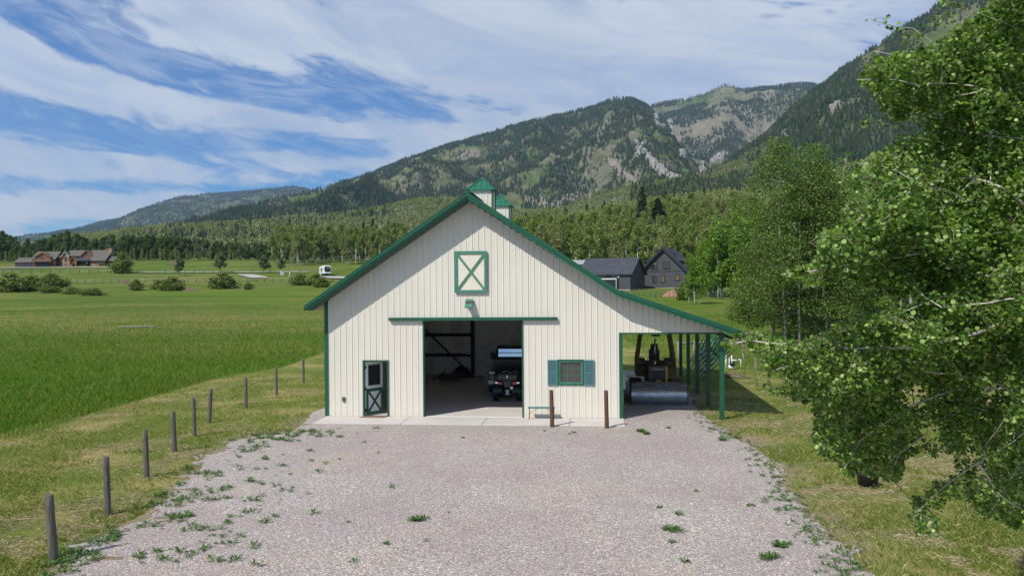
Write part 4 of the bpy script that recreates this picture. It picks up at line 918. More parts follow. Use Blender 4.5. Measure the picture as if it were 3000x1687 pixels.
    for sx_ in (-1, 1): MB().tube([(sx_ * .62, 2.5, 1.6), (sx_ * .62, 2.5, 1.78), (sx_ * .35, 2.5, 1.8), (sx_ * .32, 2.5, 1.6)], .015, 6).build('grab_rail', M['darksteel'], e)
    for sx_ in (-1, 1): MB().tube([(sx_ * .15, 2.5, 1.4), (sx_ * .3, 2.45, 1.75)], .012, 6).build('lever', M['darksteel'], e)
    MB().box((-.42, 3.2, .6), (.42, 3.4, 1.5)).build('rear_plate', M['dozer'], e)
dozer()
# --- green livestock panels leaning in a stack, wooden rail fences, pump
def gate_panel(L=2.6, h=1.5):
    mb = MB(); r = .022
    mb.tube([(0, 0, 0), (0, 0, h), (L, 0, h), (L, 0, 0), (0, 0, 0)], r, 6)
    for k in range(1, 5): mb.tube([(0, 0, h * k / 5), (L, 0, h * k / 5)], r * .85, 6)
    mb.tube([(L / 2, 0, 0), (L / 2, 0, h)], r * .85, 6); return mb
g0 = onground(2056, 43)
for k in range(7):
    o = gate_panel(2.1 - (k % 3) * .25, 1.2).build('livestock_panel', M['panelgreen']); o.location = (g0.x + .02 + k * .13, g0.y + k * .22, g0.z + .25)
    o.rotation_euler = Euler((math.radians(10 + 3 * k), math.radians(-62 + 3.5 * k), math.radians(28 - 5 * k)))
    tag(o, ['foremost green tube livestock panel of the leaning stack', 'rearmost green tube livestock panel of the leaning stack'][k == 6] if k in (0, 6) else ('second', 'third', 'middle', 'third last', 'second last')[k - 1] + ' green tube livestock panel from the front in the leaning stack', 'livestock panel', 'green livestock panels stacked beyond the lean-to')
o = gate_panel(1.6, .9).build('livestock_panel', M['galv']); o.location = onground(2040, 41); o.rotation_euler = (math.radians(-20), math.radians(-40), math.radians(20)); tag(o, 'low galvanised panel propped in front of the green panel stack', 'livestock panel')
def railfence(name, pts, h, lab, rr=.06, D=None, cat='fence'):
    e = empty(name, pts[0], 0, lab, cat); base = Vector(pts[0])
    for p in pts: MB().tube([Vector(p) - base + Vector((0, 0, -.3)), Vector(p) - base + Vector((0, 0, h + .12))], rr * 1.25, 10, True, .05).build('fence_post', M['post_light'], e)
    for a, b in zip(pts[:-1], pts[1:]):
        a = Vector(a) - base; b = Vector(b) - base; MB().tube([a + Vector((0, 0, h)), (a + b) / 2 + Vector((0, 0, h - .03)), b + Vector((0, 0, h))], rr, 8).build('rail', M['post_light'], e)
railfence('rail_fence', [onground(1986, 50), onground(2032, 50.5), onground(2085, 51), onground(2122, 52), onground(2175, 52.5)], 1.2, 'weathered wooden rail fence seen between the lean-to posts')
def pump():
    g = onground(2143, 47); e = empty('water_pump', g, 0, 'white plastic pipe water pump with dark motor beyond the lean-to', 'pump')
    mb = MB(); mb.tube([(-.34, 0, 0), (-.34, 0, .82)], .035, 8); mb.tube([(-.15, 0, .1), (-.15, 0, .62), (0, 0, .62), (0, 0, .2)], .032, 8); mb.tube([(-.02, 0, .2), (-.02, 0, .78)], .035, 8)
    mb.tube([(-.02, 0, .5), (.22, 0, .5), (.48, 0, .54), (.5, 0, .5), (.5, 0, 0)], .032, 8); mb.build('pipe', M['pvc'], e)
    MB().tube([(-.2, 0, .12), (.12, 0, .12)], [.12, .12], 12).build('pump_base', M['pvc'], e); MB().tube([(.0, -.05, .2), (.02, -.05, .42)], [.15, .14], 12).build('motor', M['truckpaint'], e)
    for x, z in ((-.12, .6), (.3, .52)): MB().cyl((x, 0, z), (1, 0, 0), .05, .06, 10).build('coupling', M['black'], e)
    MB().tube([(.62, 0, .9), (.72, 0, 0)], .012, 6).build('stake', M['galv'], e)
pump()
g = onground(2213, 46.5); o = post('fence_post', .075, .85, M['post_light']); o.location = g; tag(o, 'short gray post in the lawn right of the water pump', 'fence post')
mb = MB()
g = onground(2118, 43)
for k in range(40):
    a = rnd.uniform(-.5, .3); x = rnd.uniform(-.3, .5); mb.tube([(x, rnd.uniform(-.3, .3), .03 + rnd.random() * .3), (x + .9, rnd.uniform(-.5, .2), .02)], .012, 4)
o = mb.build('brush_pile', M['twig']); o.location = g; tag(o, 'small heap of dry sticks beside the green panels', 'brush pile')
# ------------------------------------------------------------------ far fences, planks, dirt heaps
def wirefence(name, P, lab, h=1.1, r=.09, mat='post_gray', cat='fence', wires=3):
    e = empty(name, P[0], 0, lab, cat); b0 = Vector(P[0])
    for p in P: MB().tube([Vector(p) - b0 + Vector((0, 0, -.3)), Vector(p) - b0 + Vector((0, 0, h * (.92 + .16 * rnd.random())))], r, 7).build('fence_post', M[mat], e)
    mb = MB()
    for a, b in zip(P[:-1], P[1:]):
        for k in range(wires): z = h * (.3 + .6 * k / max(1, wires - 1)); mb.tube([Vector(a) - b0 + Vector((0, 0, z)), Vector(b) - b0 + Vector((0, 0, z))], .012, 3, False)
    mb.build('wire', M['galv'], e)
wirefence('wire_fence', [hit(px, 799.5 + .8 * math.sin(px)) for px in np.arange(-20, 1010, 28.0)], 'long wire fence beside the pale road in the far left field', 1.25, .13)
wirefence('wire_fence', [hit(px, 829.5 - (px - 200) * .006) for px in np.arange(200, 1000, 25.0)], 'nearer wire fence behind the willow bushes of the left field', 1.15, .1)
wirefence('wire_fence', [hit(px, py) for px, py in ((1840, 862), (1858, 864), (1873, 865), (1887, 866), (1906, 869), (1920, 870), (1936, 871), (1962, 872), (1988, 874), (2007, 870), (2050, 878), (2112, 876), (2184, 890), (2427, 905))], 'thin wire fence in front of the gray houses', 1.25, .06)
railfence('rail_fence', [hit(1972, 871), hit(2035, 875)], 1.0, 'single rail of gray wood in front of the red dirt heap', .06)
def heap(name, px, py, w, d, h, m, lab, cat, seed):
    g = hit(px, py); vs = []; fs = []; n = 26
    for j in range(n + 1):
        for i in range(n + 1):
            u, v = i / n * 2 - 1, j / n * 2 - 1; r = math.hypot(u, v) * (1 + .5 * (float(vn(u * 2 + 5, v * 2, seed)) - .5)); z = h * max(0, 1 - r) ** .8 * (.7 + .7 * float(fbm(u * 2.5 + 3, v * 2.5, seed, 4))) - .08; vs.append((u * w / 2, v * d / 2, z))
    for j in range(n):
        for i in range(n): a = j * (n + 1) + i; fs.append((a, a + 1, a + n + 2, a + n + 1))
    o = MB().add(vs, fs, True).build(name, m); o.location = g; return tag(o, lab, cat)
heap('dirt_heap', 1985, 868, 6.0, 4, 1.35, M['dirt'], 'reddish dirt heap in front of the gray house', 'dirt heap', 1)
heap('dirt_heap', 366, 829, 4.2, 3, .7, M['browndirt'], 'low brown dirt heap at the left field fence', 'dirt heap', 2)
heap('log_pile', 505, 775, 7, 4, 1.0, M['browndirt'], 'dark wood pile on the far meadow edge', 'wood pile', 3)
heap('dirt_heap', 560, 852, 4, 3, .55, M['browndirt'], 'small weedy brown earth heap between the willow bushes', 'dirt heap', 4)
a, b = hit(348, 960), hit(455, 957)
o = MB().bar((0, 0, .06), (b - a).to_tuple(), .9, .08).build('timber', M['plank']); o.location = a + Vector((0, 0, .05)); tag(o, 'long pale timber lying flat in the left meadow', 'timber')
# ------------------------------------------------------------------ buildings
def gable_roof(mb, x0, x1, y0, y1, ze, zr, th=.25, ov=.4, along='x'):
    if along == 'x':
        ym = (y0 + y1) / 2; k = (zr - ze) / (ym - y0); a, b = y0 - ov, y1 + ov; z0 = ze - ov * k
        mb.prism([(a, z0), (ym, zr), (b, z0), (b, z0 + th), (ym, zr + th), (a, z0 + th)], 'x', x0 - ov, x1 + ov)
    else:
        xm = (x0 + x1) / 2; k = (zr - ze) / (xm - x0); a, b = x0 - ov, x1 + ov; z0 = ze - ov * k
        mb.prism([(a, z0), (xm, zr), (b, z0), (b, z0 + th), (xm, zr + th), (a, z0 + th)], 'y', y0 - ov, y1 + ov)
    return mb
def win(parent, x, z, w, h, y, frame_m='dark_trim', pane='glass', t=.1, name='window'):
    f = MB(); f.box((x - w / 2, y - .06, z), (x - w / 2 + t, y + .02, z + h)); f.box((x + w / 2 - t, y - .06, z), (x + w / 2, y + .02, z + h)); f.box((x - w / 2 + t, y - .06, z), (x + w / 2 - t, y + .02, z + t)); f.box((x - w / 2 + t, y - .06, z + h - t), (x + w / 2 - t, y + .02, z + h)); f.box((x - t / 3, y - .05, z + t), (x + t / 3, y + .02, z + h - t))
    o = f.build(name, M[frame_m], parent); MB().box((x - w / 2 + t, y - .02, z + t), (x + w / 2 - t, y + .01, z + h - t)).build('pane', M[pane], o); return o
def lodge():
    g = hit(40, 785); sc = 1.0; e = empty('lodge', g + Vector((0, 0, -.2)), 0, 'sprawling log and stone lodge with brown roofs in the far left', 'house')
    k = g.y / 343.0; e.scale = (k, k, k)
    # stone tower, timber walls
    mb = MB(); mb.box((0, 1, 0), (7.4, 8, 2.6)); mb.box((7.4, .5, 0), (17, 9, 3.6)); mb.box((17, 2.5, 0), (20, 8, 4.6)); mb.box((20, 1.8, 0), (36, 9, 5.0)); mb.box((32.6, -1.5, 0), (38.5, 7, 2.9)); mb.prism([(32.6, 2.9), (38.5, 2.9), (38.5, 5.8), (32.6, 5.8)], 'y', 2.7, 2.9); mb.box((39.2, 1, 0), (41, 6, 2.4))
    mb.prism([(-1.5, 2.9), (7, 2.9), (2.75, 5.8)], 'x', 38.3, 38.5); mb.build('wall', M['logwood'], e)
    def R(nm, *a, **kk): return gable_roof(MB(), *a, **kk).build(nm, M['shingle_tan'], e)
    R('roof', 0, 7.4, 1, 8, 2.6, 4.3); R('roof', 7.6, 16.8, .5, 9, 3.8, 6.8); R('roof', 17, 20.5, 2.5, 8, 4.6, 5.9); R('roof', 20.8, 36.3, 1.8, 9, 5.1, 7.3); R('roof', 32.6, 38.5, -1.5, 7, 3.0, 6.0); R('roof', 39.2, 42.6, 0, 5, 2.9, 4.5)
    def front(x0, x1, za, ze, y, m, nm):
        xm = (x0 + x1) / 2; mb = MB().prism([(x0, 0 if m == 'stone' else ze - 1.6), (x1, 0 if m == 'stone' else ze - 1.6), (x1, ze), (xm, za), (x0, ze)], 'y', y, y + 2); mb.build(nm, M[m], e)
        gable_roof(MB(), x0, x1, y, y + 4, ze, za, .2, .45, 'y').build('gable_roof', M['shingle_tan'], e)
        mb = MB(); k = (za - ze) / (xm - x0); mb.bar((x0 - .45, y - .5, ze - .45 * k + .1), (xm, y - .5, za + .1), .12, .3); mb.bar((x1 + .45, y - .5, ze - .45 * k + .1), (xm, y - .5, za + .1), .12, .3); mb.build('bargeboard', M['plank' if m == 'stone' else 'orangewood'], e)
    front(9.0, 15.2, 6.4, 4.6, .0, 'orangewood', 'dormer_wall'); front(19.8, 22.4, 6.7, 5.2, .8, 'stone', 'tower_wall'); front(27.6, 31.9, 7.2, 5.2, 1.0, 'orangewood', 'dormer_wall'); front(24.0, 26.7, 4.2, 3.1, -1.5, 'logwood', 'porch_gable')
    MB().prism([(-2, 2.9), (1.8, 4.4), (1.8, 4.6), (-2, 3.1)], 'x', 26.7, 33).build('porch_roof', M['shingle_gray'], e); MB().prism([(-.8, 2.7), (.5, 3.2), (.5, 3.35), (-.8, 2.85)], 'x', 7.8, 15.8).build('garage_awning', M['shingle_tan'], e)
    mb = MB(); mb.box((26.8, -.6, 0), (30.5, 1.7, 1.2)); mb.box((32.7, -1.7, 0), (36, -1.5, 1.5)); mb.box((22.5, .4, 0), (24, 1.7, 2)); mb.build('stone_base', M['stone'], e)
    ch = MB().box((37.0, 3, 4.5), (39.0, 4.8, 8.3)).build('chimney', M['stone'], e); MB().box((36.85, 2.85, 8.3), (39.15, 4.95, 8.5)).build('chimney_cap', M['dark_trim'], ch)
    for x0, x1, y in ((1.6, 7.0, .96), (9.1, 14.6, .46)):
        d = MB().box((x0, y - .04, 0), (x1, y + .02, 2.15)).build('garage_door', M['shingle_gray'], e)
    for a in ((11.8, 3.7, 1.5, 1.2, -.02, 'green_faded'), (21.1, 2.8, .8, 1.7, .78, 'dark_trim'), (21.1, .2, 1.0, .7, .78, 'dark_trim'), (29.8, 5.0, 1.1, .9, .98, 'green_faded'), (28.8, 1.5, 2.2, 1.2, 1.78, 'green_faded'), (37, 1.2, 1.4, 1.4, -1.52, 'dark_trim'), (18.5, 1, 1.2, 1.5, 2.48, 'dark_trim')): win(e, *a[:5], frame_m=a[5])
    for x in (24.1, 26.6): MB().box((x - .2, -1.9, 0), (x + .2, -1.5, 3.1)).build('porch_post', M['stone'], e)
lodge()
def gray_houses():
    g = hit(1848, 851); th = math.radians(29); k = g.y / 143.0
    e = empty('gray_garage', g, -th, 'dark gray shed garage with charcoal shingle roof right behind the barn roof', 'garage'); e.scale = (k, k, k)
    L, Wd = 9.5, 7.0
    mb = MB().box((-L, 0, 0), (0, Wd, 3.0)); mb.prism([(0, 3.0), (Wd, 3.0), (Wd / 2, 5.6)], 'x', -.12, 0); mb.prism([(0, 3.0), (Wd, 3.0), (Wd / 2, 5.6)], 'x', -L, -L + .12); mb.build('wall', M['gray_siding'], e)
    gable_roof(MB(), -L, 0, 0, Wd, 3.0, 5.6, .18, .4).build('roof', M['shingle_gray'], e)
    mb = MB().box((-.1, -.05, 0), (.05, .1, 3.0)); mb.build('corner_board', M['dark_trim'], e); MB().box((-L, -.03, 0), (0, 0, .15)).build('foundation', M['conc'], e)
    win(e, -5.4, 2.1, 1.6, .6, -.01); win(e, -2.9, 2.1, 1.4, .6, -.01)
    MB().cyl((-2.2, -.1, 2.35), (0, 1, 0), .12, .12, 12).build('wall_light', M['white'], e)
    g2 = hit(1886, 851); kk = (g2.y + 10) / 143.0; g2 = Vector((g2.x * (g2.y + 10) / g2.y, g2.y + 10, float(H(g2.x, g2.y + 10)) - .3))
    h = empty('gray_house', g2, -th * .75, 'two storey dark gray house with front gable and charcoal roof', 'house'); h.scale = (kk, kk, kk)
    Wf, dp = 7.4, 12; x0 = -.3; x1 = x0 + Wf; xm = x0 + Wf * .42 ; za, ze = 6.9, 3.2; xm = (x0 + x1) / 2
    mb = MB().prism([(x0, 0), (x1, 0), (x1, ze), (xm, za), (x0, ze)], 'y', 0, dp); mb.build('wall', M['gray_siding'], h)
    gable_roof(MB(), x0, x1, 0, dp, ze, za, .25, .5, 'y').build('roof', M['shingle_gray'], h)
    mb = MB(); kx = (za - ze) / (xm - x0)
    for sgn, xe in ((-1, x0 - .5), (1, x1 + .5)): mb.bar((xe, -.52, ze - .5 * kx + .12), (xm, -.52, za + .12), .1, .34)
    mb.build('bargeboard', M['dark_trim'], h)
    MB().prism([(x1 - 2.6, 5.2), (x1 - .2, 4.6), (x1 + .4, 4.5), (x1 + .4, 4.65), (x1 - 2.4, 5.6)], 'y', 2.2, 10).build('dormer_roof', M['shingle_gray'], h); MB().box((x1 - 1.5, 2.6, 3.2), (x1 - .1, 9.6, 4.6)).build('dormer_wall', M['gray_siding'], h)
    MB().prism([(x0 + 2.4, 5.6), (x0 - .4, 4.5), (x0 - .4, 4.65), (x0 + 2.4, 5.8)], 'y', 2.2, 10).build('dormer_roof', M['shingle_gray'], h)
    for (x, z, w, hh, pn) in ((xm - 1.55, 3.35, 1.2, 1.3, 'glass'), (xm + .55, 3.4, 1.25, 1.3, 'glass'), (xm - 1.55, 1.1, .75, 1.25, 'glass'), (xm - .1, 1.1, .7, 1.3, 'curtain'), (xm + 2.4, 1.4, .8, 1.1, 'curtain')): win(h, x, z, w, hh, -.01, 'dark_trim', pn, .12)
    MB().box((xm - 1.95, -.035, 4.2), (xm - 1.2, -.03, 4.5)).build('blind', M['curtain'], h)
    MB().box((x0, -.03, 2.95), (x1, 0, 3.08)).build('band', M['dark_trim'], h); MB().box((x0 + 2.2, -.04, 0), (x1, 0, .22)).build('foundation', M['conc'], h)
    MB().tube([(xm + 1.2, 4, 6), (xm + 1.2, 4, 6.6)], .08, 8).build('vent_pipe', M['dark_trim'], h)
    g3 = onground(1712, 190); r = empty('red_shed', Vector((g3.x, g3.y, float(H(g3.x, g3.y)))), -.1, 'maroon metal shed with pale roof left of the gray garage', 'shed')
    zz = (hz(1712) - 774) / F * 190 + CZ - g3.z
    MB().box((-6, 0, 0), (4.5, 8, zz)).build('wall', M['red_metal'], r); mb = MB()
    for q in range(20): mb.box((-6 + q * .52, -.04, 0), (-5.9 + q * .52, -.001, zz))
    mb.build('siding_ribs', M['rust'], r); gable_roof(MB(), -6, 4.5, 0, 8, zz, zz + .95, .15, .3).build('roof', M['pale_roof'], r)
    gt = hit(1806, 855); t = empty('cargo_trailer', gt, -.35, 'black cargo trailer with white framed open back beside the gray garage', 'trailer')
    mb = MB().box((-3.2, 0, .5), (0, 2.1, 2.6)); mb.build('trailer_body', M['white'], t); MB().box((-3.1, -.03, .6), (-.1, 0, 2.4)).build('trailer_side', M['black'], t); MB().box((0.001, .1, .6), (.04, 2.0, 2.5)).build('rear_door', M['black'], t)
    for y in (0, 2.1): MB().cyl((-1.6, y, .35), (0, 1, 0), .35, .2, 16).build('wheel', M['rubber'], t)
    MB().box((.045, .9, 1.7), (.05, 1.2, 1.9)).build('sticker', M['white'], t)
gray_houses()
def camper():
    g = hit(957, 808.5); s = g.y / 316.; e = empty('camper_trailer', g, math.radians(21), 'white and black fifth wheel camper parked before the aspens', 'camper'); e.scale = (s, s, s)
    MB().prism([(-2, 1.0), (-1.7, 1.5), (-1.3, 3.5), (-.9, 3.9), (.0, 3.95), (9, 3.8), (9, .6), (1.5, .6), (1.2, 1.0)], 'x', -1.25, 1.25).build('camper_body', M['white'], e, bevel=.08)
    MB().prism([(-.95, 1.7), (.95, 1.7), (1.15, 3.2), (.6, 3.65), (-.9, 3.6), (-1.1, 2.6)], 'y', -2.02, -1.6).build('front_cap', M['black'], e, bevel=.05)
    MB().prism([(-.3, 2.6), (.9, 3.1), (1.0, 3.3), (-.2, 2.85)], 'y', -2.06, -2.03).build('cap_stripe', M['meter'], e)
    MB().box((-2.2, 1.2, 1.0), (-1.26, 4.6, 3.4)).build('slide_out', M['white'], e, bevel=.03); MB().box((1.26, 1.0, 1.5), (2.1, 4.2, 3.4)).build('slide_out', M['white'], e, bevel=.03)
    for z in (0,): MB().box((-2.23, 1.6, 1.9), (-2.2, 2.6, 2.8)).build('window', M['glass'], e)
    MB().box((-1.9, 1.17, 1.7), (-1.5, 1.2, 3.0)).build('window', M['glass'], e)
    for sx_ in (-1, 1): MB().box((sx_ * .9 - .06, -.9, 0), (sx_ * .9 + .06, -.75, 1.0)).build('landing_leg', M['darksteel'], e); MB().cyl((sx_ * 1.05, 5.5, .4), (1, 0, 0), .4, .25, 16).build('wheel', M['rubber'], e)
    MB().box((-.3, -1.4, .5), (.3, -.9, 1.0)).build('hitch', M['black'], e)
camper()
g = hit(827, 806); o = MB().box((-.6, -.3, 0), (.0, .3, 1.6)).box((.05, -.3, 0), (.6, .3, 1.1)).build('utility_box', M['meter']); o.location = g; o["label"] = 'pale utility cabinets by the road in the left field'; o["category"] = 'utility box'
g = hit(846, 816); o = MB().tube([(0, 0, 0), (.4, 0, 2.2)], .1, 8).add([], []).build('marker_pole', M['white']); o.location = g; tag(o, 'white leaning marker pole in the left field', 'pole')
# ------------------------------------------------------------------ trees
def leafcloud(C, sizes, flat=0, jit=1.):
    """C: centres (n,3); each a randomly turned quad"""
    n = len(C); a = NR.normal(size=(n, 3)); a[:, 2] *= (1 - flat); a /= np.linalg.norm(a, axis=1)[:, None]
    b = NR.normal(size=(n, 3)); b -= (b * a).sum(1)[:, None] * a; b /= np.linalg.norm(b, axis=1)[:, None]
    s = np.asarray(sizes).reshape(-1, 1); p = a * s; q = b * s * .75
    V = np.stack([C - p, C - q * .9 + p * .15, C + p, C + q], 1).reshape(-1, 3); Fc = np.arange(4 * n).reshape(n, 4); return V, Fc
def blobs_crown(bl, n, leaf, shell=.55):
    bl = np.array(bl, float); w = bl[:, 3] * bl[:, 4]; w = w / w.sum(); idx = NR.choice(len(bl), n, p=w)
    d = NR.normal(size=(n, 3)); d /= np.linalg.norm(d, axis=1)[:, None]; r = (shell + (1 - shell) * NR.random(n)) * (.85 + .3 * NR.random(n))
    c = bl[idx, :3] + d * (r[:, None]) * np.stack([bl[idx, 3], bl[idx, 3], bl[idx, 4]], 1)
    return leafcloud(c, leaf * (.6 + .8 * NR.random(n)))
BR = {'aspen': ((.3, .5), (.06, .1)), 'clump': ((.45, .75), (.07, .12)), 'middle': ((.25, .42), (.035, .065)), 'cotton': ((.28, .45), (.08, .12)), 'bush': ((.3, .5), (.14, .24)), 'small': ((.3, .45), (.08, .13)), 'column': ((.3, .5), (.06, .1))}
def make_tree(name, kind, h, seed, leafm, barkm, leaf=.3, n=1500, tilt=0):
    global NR; NR = np.random.default_rng(seed); r_ = random.Random(seed)
    e = empty(name); mb = MB(); bl = []
    if kind == 'conifer':
        mb.tube([(0, 0, -.5), (0, 0, h * .95)], [h * .022, .03], 7); tr = mb.build('trunk', M[barkm], e)
        k = int(n); t = NR.random(k) ** .75; zz = h * (.08 + .92 * (1 - t)); rad = h * .2 * (.06 + t) * (.35 + .65 * NR.random(k) ** .5) * (1 + .18 * np.sin(zz * 9 / h * 3)); an = NR.random(k) * 6.283
        C = np.stack([np.cos(an) * rad, np.sin(an) * rad, zz - rad * .25], 1)
        out = np.stack([np.cos(an), np.sin(an), -.45 + 0 * an], 1); out /= np.linalg.norm(out, axis=1)[:, None]; sd = np.stack([-np.sin(an), np.cos(an), 0 * an], 1); s = (leaf * (.6 + .8 * NR.random(k)))[:, None]
        V = np.stack([C - out * s, C - sd * s * .45, C + out * s, C + sd * s * .45], 1).reshape(-1, 3); cw = arr_mesh('crown', V, np.arange(4 * k).reshape(k, 4), M[leafm], e)
    else:
        stems = {'middle': 5, 'aspen': 1, 'clump': 4, 'cotton': 1, 'bush': 6, 'small': 1, 'column': 1}[kind]
        for q in range(stems):
            x = r_.uniform(-1, 1) * (0 if stems == 1 else .1 * h); y = r_.uniform(-1, 1) * (0 if stems == 1 else .1 * h); hh = h * (1 if q == 0 else r_.uniform(.65, 1))
            pts = [(x, y, -.4)]; px_, py_ = x, y; ns = 6
            for i in range(1, ns + 1): px_ += r_.uniform(-1, 1) * h * .012; py_ += r_.uniform(-1, 1) * h * .012; pts.append((px_, py_, hh * .93 * i / ns))
            rb = {'aspen': .012, 'middle': .0075, 'clump': .008, 'cotton': .02, 'bush': .008, 'small': .018, 'column': .012}[kind] * h
            mb.tube(pts, [rb * (1 - .9 * i / ns) for i in range(ns + 1)], 7)
            nb = {'middle': 34, 'aspen': 20, 'clump': 10, 'cotton': 20, 'bush': 9, 'small': 16, 'column': 14}[kind]
            for i in range(nb):
                lo = {'middle': .12, 'aspen': .2, 'clump': .2, 'cotton': .1, 'bush': .02, 'small': .28, 'column': .15}[kind]; t = lo + (1 - lo) * (i + r_.random()) / nb
                wd = {'middle': .27, 'aspen': .16, 'clump': .12, 'cotton': .28, 'bush': .42, 'small': .34, 'column': .14}[kind] * h
                env = math.sin(math.pi * min(1, (t - lo) / (1 - lo) * .82 + .22)) ** .7
                an = r_.random() * 6.283; rr = wd * env * r_.uniform(.35, 1); s_ = t * ns; i0 = min(int(s_), ns - 1); p0 = Vector(pts[i0]).lerp(Vector(pts[i0 + 1]), s_ - i0)
                p1 = p0 + Vector((math.cos(an) * rr, math.sin(an) * rr, h * .07 * r_.random()))
                mb.tube([p0, p0.lerp(p1, .5) + Vector((0, 0, -.02 * h)), p1], [rb * (.18 if kind == 'middle' else .35), rb * (.12 if kind == 'middle' else .22), rb * .05], 4, False)
                bl.append((p1.x, p1.y, p1.z, wd * r_.uniform(*BR[kind][0]), h * r_.uniform(*BR[kind][1])))
            bl.append((pts[-1][0], pts[-1][1], hh * .92, h * .05, h * .08))
        tr = mb.build('trunk', M[barkm], e)
        V, Fc = blobs_crown(bl, n, leaf); cw = arr_mesh('crown', V, Fc, M[leafm], e)
    reg(e, tr, cw); return e
def place(proto, first, loc, h, h0, lab, cat, group, rz=None):
    o = proto if first else copy_tree(proto); s = h / h0; o.location = loc; o.scale = (s * rnd.uniform(.9, 1.15), s * rnd.uniform(.9, 1.15), s); o.rotation_euler = (0, 0, rnd.random() * 6.28 if rz is None else rz)
    tag(o, lab, cat, group); return o
PROTO = {}
def proto(key, *a, **k):
    PROTO[key] = [make_tree(*a, **k), False, a[2]]
proto('cotA', 'cottonwood_tree', 'cotton', 14, 1, 'leaf_dark', 'dark_bark', .33, 4200)
proto('cotB', 'cottonwood_tree', 'cotton', 14, 2, 'leaf_dark', 'dark_bark', .33, 3600)
proto('cotC', 'cottonwood_tree', 'cotton', 13, 3, 'leaf_gray', 'aspen_bark', .3, 3200)
proto('aspA', 'aspen_tree', 'aspen', 14, 4, 'leaf_aspen', 'white_bark', .2, 3600)
proto('aspB', 'aspen_tree', 'aspen', 13, 5, 'leaf_aspen', 'white_bark', .2, 3000)
proto('aspC', 'aspen_tree', 'aspen', 13, 6, 'leaf_pale', 'white_bark', .19, 2600)
proto('aspD', 'aspen_tree', 'clump', 13, 7, 'leaf_pale', 'white_bark', .2, 3600)
proto('aspE', 'aspen_tree', 'clump', 12, 8, 'leaf_bright', 'white_bark', .17, 6500)
proto('conA', 'conifer_tree', 'conifer', 16, 9, 'needle', 'dark_bark', .55, 1600)
proto('conB', 'conifer_tree', 'conifer', 15, 10, 'needle', 'dark_bark', .5, 1300)
proto('bushA', 'willow_bush', 'bush', 3, 11, 'leaf_willow', 'twig', .13, 2600)
proto('bushB', 'willow_bush', 'bush', 3, 12, 'leaf_willow', 'twig', .12, 2200)
proto('smA', 'small_tree', 'small', 4.2, 13, 'leaf_gray', 'dark_bark', .12, 2600)
def where(px, D, stops):
    for lim, t in stops:
        if px < lim: return t
    return stops[-1][1]
def put(key, px, D, h, lab, cat, group=None, py=None):
    P = PROTO[key]; loc = hit(px, py) if py else onground(px, D)
    o = place(P[0], not P[1], loc, h, P[2], lab, cat, group); P[1] = True; return o
tl = 'tall dark green cottonwood in the treeline behind the far field'
g1 = 'cottonwoods of the far treeline'
rnd.seed(21)
tops = [(0, 680), (35, 690), (60, 700), (110, 705), (160, 690), (190, 680), (230, 690), (270, 702), (330, 690), (400, 695), (470, 690), (560, 700), (650, 708), (750, 715), (860, 715)]
def topy(px): return np.interp(px, [t[0] for t in tops], [t[1] for t in tops])
for row, (D, dn) in enumerate(((418, 21), (436, 24), (456, 24), (480, 28))):
    for px in np.arange(-30 + row * 9, 905, dn):
        px = px + rnd.uniform(-8, 8); y = D + rnd.uniform(-6, 6); g = onground(px, y); h = (hz(px) - topy(px)) / F * y + CZ - g.z; h *= rnd.choice((.72, .85, .95, 1.03)) if row < 3 else 1.0
        kk = rnd.choice(('cotA', 'cotB', 'cotA', 'cotC', 'cotB'))
        lab = ('gray-green' if kk == 'cotC' else 'dark green') + (' tall' if h > 15 else ' lower') + (' cottonwood in the front row', ' cottonwood in the second row', ' cottonwood in the third row', ' rearmost cottonwood')[row] + where(px, y, ((45, ' at the left picture edge'), (130, ' behind the lodge garage'), (200, ' behind the lodge tower'), (270, ' behind the middle lodge roofs'), (340, ' behind the lodge chimney'), (430, ' behind the big dark bush'), (520, ' behind the dark wood pile'), (600, ' right of the wood pile'), (690, ' behind the round-headed young tree'), (790, ' behind the gravel patch'), (2000, ' above the utility cabinets')))
        put(kk, px, y, max(h, 7), lab, 'tree', g1)
for px in np.arange(0, 700, 16): put(rnd.choice(('aspB', 'aspC')), px + rnd.uniform(-6, 6), 402 + rnd.uniform(-4, 5), rnd.uniform(4, 7), 'young gray-green aspen at the foot of the far treeline' + where(px, 0, ((120, ' behind the lodge garage'), (330, ' behind the main lodge'), (450, ' by the big dark bush'), (560, ' near the wood pile'), (900, ' above the pale road'))), 'tree', 'young aspens along the treeline foot')
# aspen stands: middle (left of the barn) and right hillside behind the barn and houses
la = 'slender pale aspen in the stand left of the barn roof'; lb = 'slender white-stemmed aspen on the hillside behind the barn and gray houses'
for row, D in enumerate((362, 378, 396, 418, 445)):
    for px in np.arange(800 + row * 4 + (60 if row == 0 else 0), 1190, 17):
        q = px + rnd.uniform(-7, 7)
        if row == 0 and 905 < q < 1010: continue
        kk = rnd.choice(('aspA', 'aspB', 'aspC', 'aspD')); put(kk, q, D + rnd.uniform(-6, 6), rnd.uniform(12, 17) * (1 if row < 3 else 1.1), {'aspA': 'full green, ', 'aspB': 'thin green, ', 'aspC': 'thin pale, ', 'aspD': 'many-stemmed pale, '}[kk] + ('front row', 'second row', 'third row', 'fourth row', 'rearmost')[row] + ' aspen left of the barn,' + where(q, 0, ((860, ' at the left end of the stand'), (925, ' just left of the camper'), (990, ' right behind the camper'), (1060, ' right of the camper'), (1130, ' above the barn roof slope'), (3000, ' close to the barn ridge'))), 'tree', 'aspens in the stand left of the barn')
